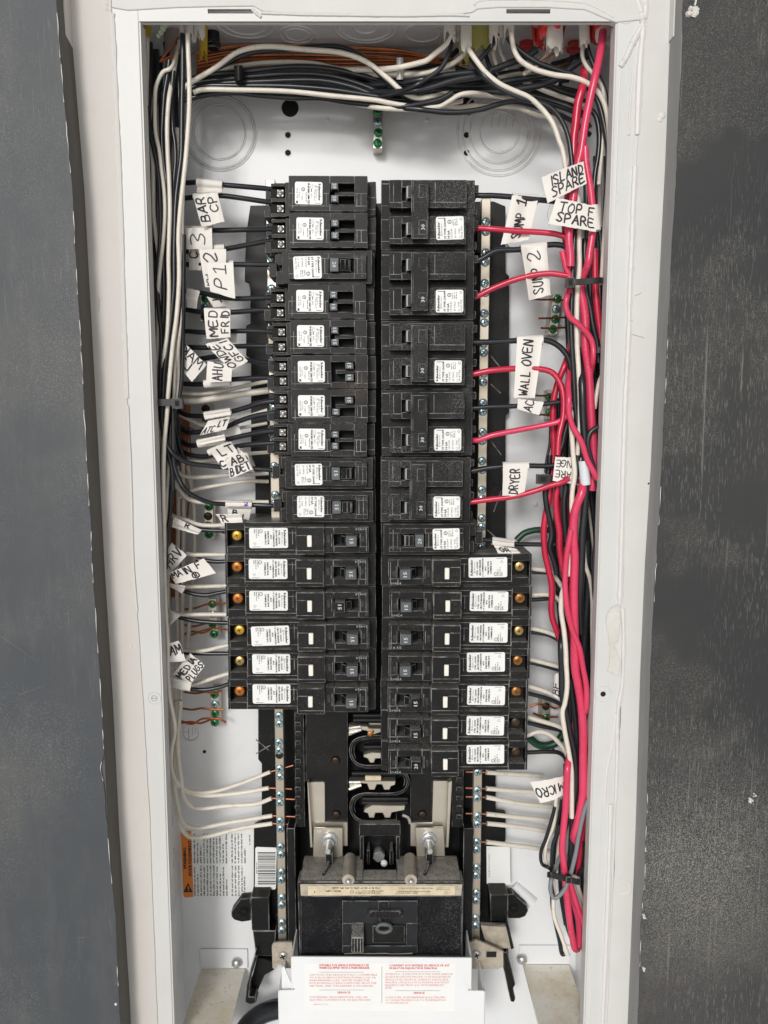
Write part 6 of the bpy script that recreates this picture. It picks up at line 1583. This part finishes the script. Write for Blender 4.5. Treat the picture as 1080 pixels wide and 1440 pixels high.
for lab, x0, x1, y0, y1, m, Y in [('dark cable clamp beside the torn jackets at the upper left', 287, 306, 44, 62, 'tie', 52), ('dark connector between white jackets at the upper middle right', 663, 689, 26, 44, 'w_grey' if 0 else 'tie', 40)]:
    rt = thing('cable_clamp', lab, 'cable clamp', P((x0 + x1) / 2, y0, Y))
    a, b = P(x0, y0, Y), P(x1, y1, Y)
    part('body', MB().cyl(((a.x + b.x) / 2, Y + 8, b.z), (0, 0, 1), (b.x - a.x) / 2, a.z - b.z + 10, 20), M['tie'], rt, .8, M['edge'])
    part('rim', MB().cyl(((a.x + b.x) / 2, Y + 8, b.z + 3), (0, 0, 1), (b.x - a.x) / 2 + .8, 2, 20), M['tie'], rt, .4, M['edge'])
for lab, cx, cy, w, Y, sd in [('red cable clamp ring with torn jackets, left of the two at the top right', 771, 46, 50, 20, 1), ('red cable clamp ring at the upper right corner of the box', 846, 42, 42, 19, 2)]:
    rt = thing('cable_clamp', lab, 'cable clamp', P(cx, cy - 12, Y)); k = mmpx(cy, Y)
    c = P(cx, cy, Y + 12)
    part('ring', MB().torus(c + Vector((0, 0, -1)), (0, .25, 1), w / 2 * k, 2.3, 30, 8, .5).torus(c + Vector((0, 0, 2)), (0, .2, 1), w / 2 * k, 2.2, 30, 8, .5), M['red_clamp'], rt)
    m_ = MB()
    for a0, a1 in ((-.3, .9), (2.2, 3.5), (4.0, 4.9)):
        v = []
        for i in range(7):
            a = a0 + (a1 - a0) * i / 6; q = c + Vector((math.cos(a) * w / 2 * k, math.sin(a) * w / 2 * k * .55, 0))
            v += [q + Vector((0, 0, 6)), q + Vector((-math.cos(a) * 2, -math.sin(a), -6 - 2 * math.sin(i * 2)))]
        m_.add(v, [(2*i, 2*i+2, 2*i+3, 2*i+1) for i in range(6)])
    part('clamp_wing', m_, M['red_clamp'], rt)
for lab, x0, x1, y0, y1 in [('dark red clamp deep behind the wires left of the red clamp ring', 731, 752, 44, 70), ('dark red clamp deep between the two red clamp rings', 800, 818, 42, 70)]:
    rt = thing('cable_clamp', lab, 'cable clamp', P((x0 + x1) / 2, y0, 72)); a, b = P(x0, y0, 72), P(x1, y1, 72)
    part('body', MB().cyl(((a.x + b.x) / 2, 76, b.z), (0, 0, 1), (b.x - a.x) / 2, a.z - b.z + 8, 18, (b.x - a.x) / 2 * .85), M['red_clamp'], rt, .8)
    part('rim', MB().torus(((a.x + b.x) / 2, 76, b.z + 2), (0, 0, 1), (b.x - a.x) / 2 + .3, .9, 24, 6), M['red_clamp'], rt)
# white tape wrap on the thick black wire, right
rt = thing('tape_wrap', 'blank pale tape wrapped round the thick black wire at right', 'tape', P(823, 665, 15))
part('wrap', MB().tube([P(820.5, 648, 15), P(822, 665, 15), P(823.5, 682, 15)], 3.9, 16, sub=3), M['tape'], rt, .3)
# ------------------------------------------------------------------ handwritten paper flags on the wires
def flag(label, LL, LR, UR, UL, Y, lines, wrap=None, bulge=1.2, yy=None, hcap=None, w=1.1, ink='marker', seed=0):
    """a folded paper flag; corners in the photograph, named in the reading direction of its writing; lines = (text, s, t, cap) in fractions of the flag"""
    rr = random.Random(seed + len(label))
    q = [P(a, b, Y + (yy[i] if yy else 0)) for i, (a, b) in enumerate((LL, LR, UR, UL))]
    rt = thing('paper_tag', label, 'paper tag', sum(q, Vector()) / 4)
    ph = rr.uniform(0, 6); b2 = rr.uniform(-.6, .6)
    def at(u, v, off=0.0):
        p = q[0] * (1-u) * (1-v) + q[1] * u * (1-v) + q[2] * u * v + q[3] * (1-u) * v
        return p + Vector((0, -off - 1.7 * bulge * math.sin(math.pi * u * .9 + .15) * (.6 + .4 * v) - 2.2 * b2 * math.sin(ph + 2.2 * math.pi * v) - .8 * bulge * v * v * v, 0))
    nu, nv = 20, 12; v = []; f = []
    jit = [[(rr.uniform(-.25, .25) if i in (0, nu) or j in (0, nv) else 0) for j in range(nv + 1)] for i in range(nu + 1)]
    for o in (0, .18):
        for i in range(nu + 1):
            for j in range(nv + 1):
                p = at(i / nu, j / nv, -o); v.append(p + Vector((0, 0, jit[i][j])))
    n1 = (nu + 1) * (nv + 1); ix = lambda i, j: i * (nv + 1) + j
    for i in range(nu):
        for j in range(nv):
            f.append((ix(i, j), ix(i+1, j), ix(i+1, j+1), ix(i, j+1))); f.append((n1 + ix(i, j), n1 + ix(i, j+1), n1 + ix(i+1, j+1), n1 + ix(i+1, j)))
    for i in range(nu):
        f.append((ix(i, 0), n1 + ix(i, 0), n1 + ix(i+1, 0), ix(i+1, 0))); f.append((ix(i+1, nv), n1 + ix(i+1, nv), n1 + ix(i, nv), ix(i, nv)))
    for j in range(nv):
        f.append((ix(0, j+1), n1 + ix(0, j+1), n1 + ix(0, j), ix(0, j))); f.append((ix(nu, j), n1 + ix(nu, j), n1 + ix(nu, j+1), ix(nu, j+1)))
    part('paper', MB().add(v, f), M['paper'], rt)
    W_ = ((q[1] - q[0]).length + (q[2] - q[3]).length) / 2; H_ = ((q[3] - q[0]).length + (q[2] - q[1]).length) / 2
    if lines:
        m_ = MB()
        for ln in lines:
            tx, s, t, cap = ln[:4]; fw = ln[4] if len(ln) > 4 else .97 - s
            hand(m_, tx, lambda a, b: at(min(max(a / W_, 0), 1), min(max(b / H_, 0), 1), .22), s * W_, t * H_, cap, w, fit=fw * W_)
        part('writing', m_, M[ink], rt)
    if wrap:
        a, b, c, d, r, Yw = wrap
        part('wrap', MB().tube([P(a, b, Yw), P((a + c) / 2, (b + d) / 2, Yw), P(c, d, Yw)], r, 12, sub=2), M['paper'], rt)
    return rt
# left side
flag('narrow blank folded tag on the topmost left wire', (277,272), (312,272), (312,262), (277,261), 40, [], (277, 256.5, 313, 260.5, 3.2, 42), .2)
flag('paper tag reading BAR CP on the upper left wires', (316,312), (306,271), (272,274), (284,319), 34, [('BAR', .10, .60, 6.2), ('CP', .36, .12, 6.2)], (272, 277, 306, 274, 2.6, 42), .8)
flag('paper tag marked 3 hanging at the upper left', (299,350), (298,320), (261,321), (263,351), 38, [('3', .16, .30, 11)], (260, 323, 299, 323.5, 3.0, 46), .6)
flag('paper tag with a cut off mark behind the tag marked 2', (283,380), (283,345), (265,345), (266,380), 46, [('C', .45, .3, 6)], None, .3)
flag('paper tag marked 2 between the 3 and P1 tags', (318,404), (318,350), (280,351), (289,404), 35, [('KW', .03, .62, 4.6, .3), ('2', .62, .35, 9.5)], (279, 351, 316, 349, 3.0, 43), .6)
flag('paper tag reading P1 on the upper left wires', (331,420), (328,369), (291,370), (296,410), 30, [('P1', .18, .32, 9.5)], (291, 372, 329, 371.5, 3.0, 42), .7)
flag('half hidden blank tag behind the left bundle beside the green screws', (263,432), (276,434), (281,409), (262,405), 44, [], None, .6)
flag('dark lined tag edge under the P1 tag marked T', (300,432), (290,416), (318,414), (322,430), 50, [('T', .3, .2, 6)], None, .3)
flag('paper tag reading MED FRID by the left bundle', (324,474), (324,436), (287,434), (291,477), 31, [('MED', .06, .52, 6.4), ('FRID', .14, .06, 5.8)], (288, 437, 324, 438, 2.4, 43), .8)
flag('grey paper tag behind the MED FRID tag', (332,482), (335,464), (322,463), (320,480), 46, [], None, .3)
flag('slanted paper tag reading OWDE GFCI', (328,520), (349,508), (325,477), (289,484), 29, [], None, .9) if 0 else None
flag('slanted paper tag reading WIDE GFCI beside the AHU tag', (349,508), (320,476), (289,484), (326,521), 29, [('GFCI', .03, .62, 6.2)] if 0 else [('OWDE', .02, .60, 5.6), ('GFCI', .10, .10, 5.8)], None, .9)
flag('slanted paper tag reading MAK LT half behind the left bundle', (270,537), (245,507), (260,482), (291,513), 34, [('MAK', .04, .60, 6.2), ('LT', .24, .16, 6.0)] if 0 else [('MAK', .10, .62, 6.4), ('LT', .34, .16, 6.2)], None, .8)
flag('paper tag reading AHU on the left wires', (325,536), (327,513), (292,508), (290,538), 28, [('AHU', .06, .36, 7.4)], (287, 540, 324, 536.5, 3.2, 38), .5)
flag('rolled white tag at the top of the cluster under the left cable tie', (289,590), (325,584), (325,577), (288,583), 33, [], (288, 585, 325, 579.5, 3.4, 36), .5)
flag('creased paper tag reading ATC LT in the cluster under the left cable tie', (281,612), (318,604), (324,586), (293,592), 31, [('ATC', .05, .04, 5.2, .46), ('LT', .58, .36, 5.2, .34)], None, 1.0)
flag('blank pale tag behind the creased ATC LT tag', (316,612), (340,611), (332,588), (318,590), 46, [], None, .5)
flag('rolled white tag at the bottom of the cluster under the left cable tie', (282,626), (317,619), (316,611), (280,619), 30, [], (278, 624, 316, 617, 3.4, 35), .5)
flag('paper tag reading LT FF over the BIDET tag', (314,660), (342,650), (325,621), (293,632), 28, [('LT', .12, .62, 6.4), ('FF', .52, .52, 6)] if 0 else [('LT', .28, .55, 6.4), ('CS', .02, .10, 5)], (293, 637, 322, 624, 2.6, 36), .6)
flag('paper tag reading GFCI tucked behind the BIDET tag', (358,665), (348,637), (334,629), (338,655), 34, [('GFCI', .02, .2, 5.6)], None, .5)
flag('paper tag reading AB BIDET in front of the left neutral bar', (324,673), (356,660), (341,636), (318,646), 25, [('BIDET', .04, .10, 6.0), ('AB', .22, .60, 5.6)], None, .7)
flag('tag with a purple mark round the wire of the tenth left breaker', (319,713), (354,713), (354,706), (318,706), 34, [('2', .70, .2, 3.6)], (318, 709, 354, 710, 3.4, 39), .3, ink='purple')
flag('slanted tag hanging from the purple marked tag', (322,733), (349,734), (354,715), (320,716), 40, [('B', .2, .5, 4.6), ('L', .65, .1, 4.6)], None, .5)
flag('paper tag reading R over the topmost left arc-fault breaker', (312,736), (342,735), (338,722), (304,723), 26, [('R', .10, .2, 5.4)], None, .6)
flag('narrow folded tag on the white wire above the HRV tag', (241,741), (278,752), (284,745), (245,727), 36, [('R', .45, .55, 4)], None, .9)
flag('paper tag reading HRV at the left bundle', (240,806), (263,781), (242,763), (226,786), 32, [('HRV', .08, .22, 7.2)], None, .8)
flag('paper tag reading MAIN F with a circled mark', (247,821), (304,806), (287,785), (238,805), 28, [('MAIN', .02, .46, 5.8, .52), ('F', .70, .58, 5.4), ('@', .46, .02, 6.4)], None, 1.2)
flag('folded grey tag under the MAIN F tag', (239,824), (257,834), (262,823), (235,818), 36, [], None, 1.0)
flag('folded blank tag beside the second left arc-fault wires', (238,881), (247,872), (256,864), (236,853), 34, [], None, 1.2)
flag('paper tag reading CAM wrapped at the left bundle', (232,931), (262,929), (252,900), (227,905), 22, [('CAM', .06, .38, 7.4)], None, 1.4)
flag('dark shaded paper tag reading MEDIA PLUGS', (262,960), (287,936), (276,922), (244,946), 32, [('MEDIA', .01, .52, 5.2), ('PLUGS', .08, .05, 5.2)] if 0 else [], None, .7) if 0 else flag('shaded paper tag reading MEDIA PLUGS under the CAM tag', (249,956), (284,944), (278,920), (240,932), 32, [], None, .6) if 0 else flag('shaded paper tag reading MEDIA PLUGS under the CAM tag', (268,962), (288,936), (268,918), (243,948), 32, [('MEDIA', .02, .52, 5.0), ('PLUGS', .10, .06, 5.0)], None, .6)
flag('folded pale tag at the lowest left arc-fault wires', (240,966), (267,972), (270,958), (238,950), 34, [], None, 1.2)
# right side
flag('paper tag reading ISLAND SPARE on the upper right bundle', (770,286), (825,258), (820,228), (761,250), 8, [('ISLAND', .14, .54, 6.0), ('SPARE', .14, .10, 6.4)], None, 1.2, w=1.15)
flag('paper tag reading TOP F SPARE under the ISLAND SPARE tag', (771,315), (838,326), (837,291), (782,279), 6, [('TOP F', .14, .56, 6.2), ('SPARE', .12, .14, 6.4)], (832.5, 290, 836.5, 325, 4.4, 11), 1.0, w=1.15)
flag('long paper tag reading SUMP 1 on the first right wires', (743,337), (757,278), (720,275), (704,345), 27, [('SUMP', .08, .34, 7.0, .56), ('1', .76, .38, 7.8)], (720, 277.5, 757, 281, 3.4, 30), .8)
flag('long paper tag reading SUMP 2 on the second right wires', (774,415), (768,344), (732,349), (743,423), 24, [('SUMP', .08, .32, 7.4, .50), ('2', .70, .30, 9.5)], (732, 351, 768, 346, 3.8, 28), .9)
flag('long paper tag reading WALL OVEN', (752,560), (763,476), (727,474), (722,559), 24, [('WALL', .04, .36, 7.0, .40), ('OVEN', .53, .36, 7.0, .43)], (727, 479, 763, 478, 3.8, 28), .9)
flag('small slanted paper tag reading AC', (758,584), (765,565), (728,561), (727,575), 22, [('AC', .08, .38, 6.4)], None, .5)
flag('paper tag reading DRYER behind the lowest short red wire', (737,697), (743,652), (707,653), (706,697), 24, [('DRYER', .05, .32, 7.0, .80)], (707, 656, 743, 655, 3.6, 27), .9)
flag('upside down paper tag reading RANGE SPARE in the right bundle', (830,645), (781,642), (777,676), (828,684), 20, [('RANGE', .24, .12, 5.6), ('SPARE', .26, .56, 5.6)] if 0 else [('RANGE', .20, .12, 5.4), ('SPARE', .20, .55, 5.4)], None, .6, w=.8)
flag('narrow rolled tag above the topmost right arc-fault breaker', (693,766), (723,769), (723,762), (692,757), 33, [], (692, 760.5, 722, 764.5, 3.4, 36), .4)
flag('creased paper tag lying on the topmost right arc-fault breaker', (701,779), (735,780), (725,771), (694,766), 26, [('GR', .14, .3, 4.4)], None, .8)
flag('upside down paper tag reading MICRO by the lower right bundle', (793,1091), (745,1099), (759,1128), (794,1115), 20, [('MICRO', .03, .34, 7.0)], None, 1.6)
flag('paper tag with a cut off B behind the right bundle', (788,985), (790,946), (779,948), (776,978), 36, [('BE', .10, .2, 6.0)], None, .5)
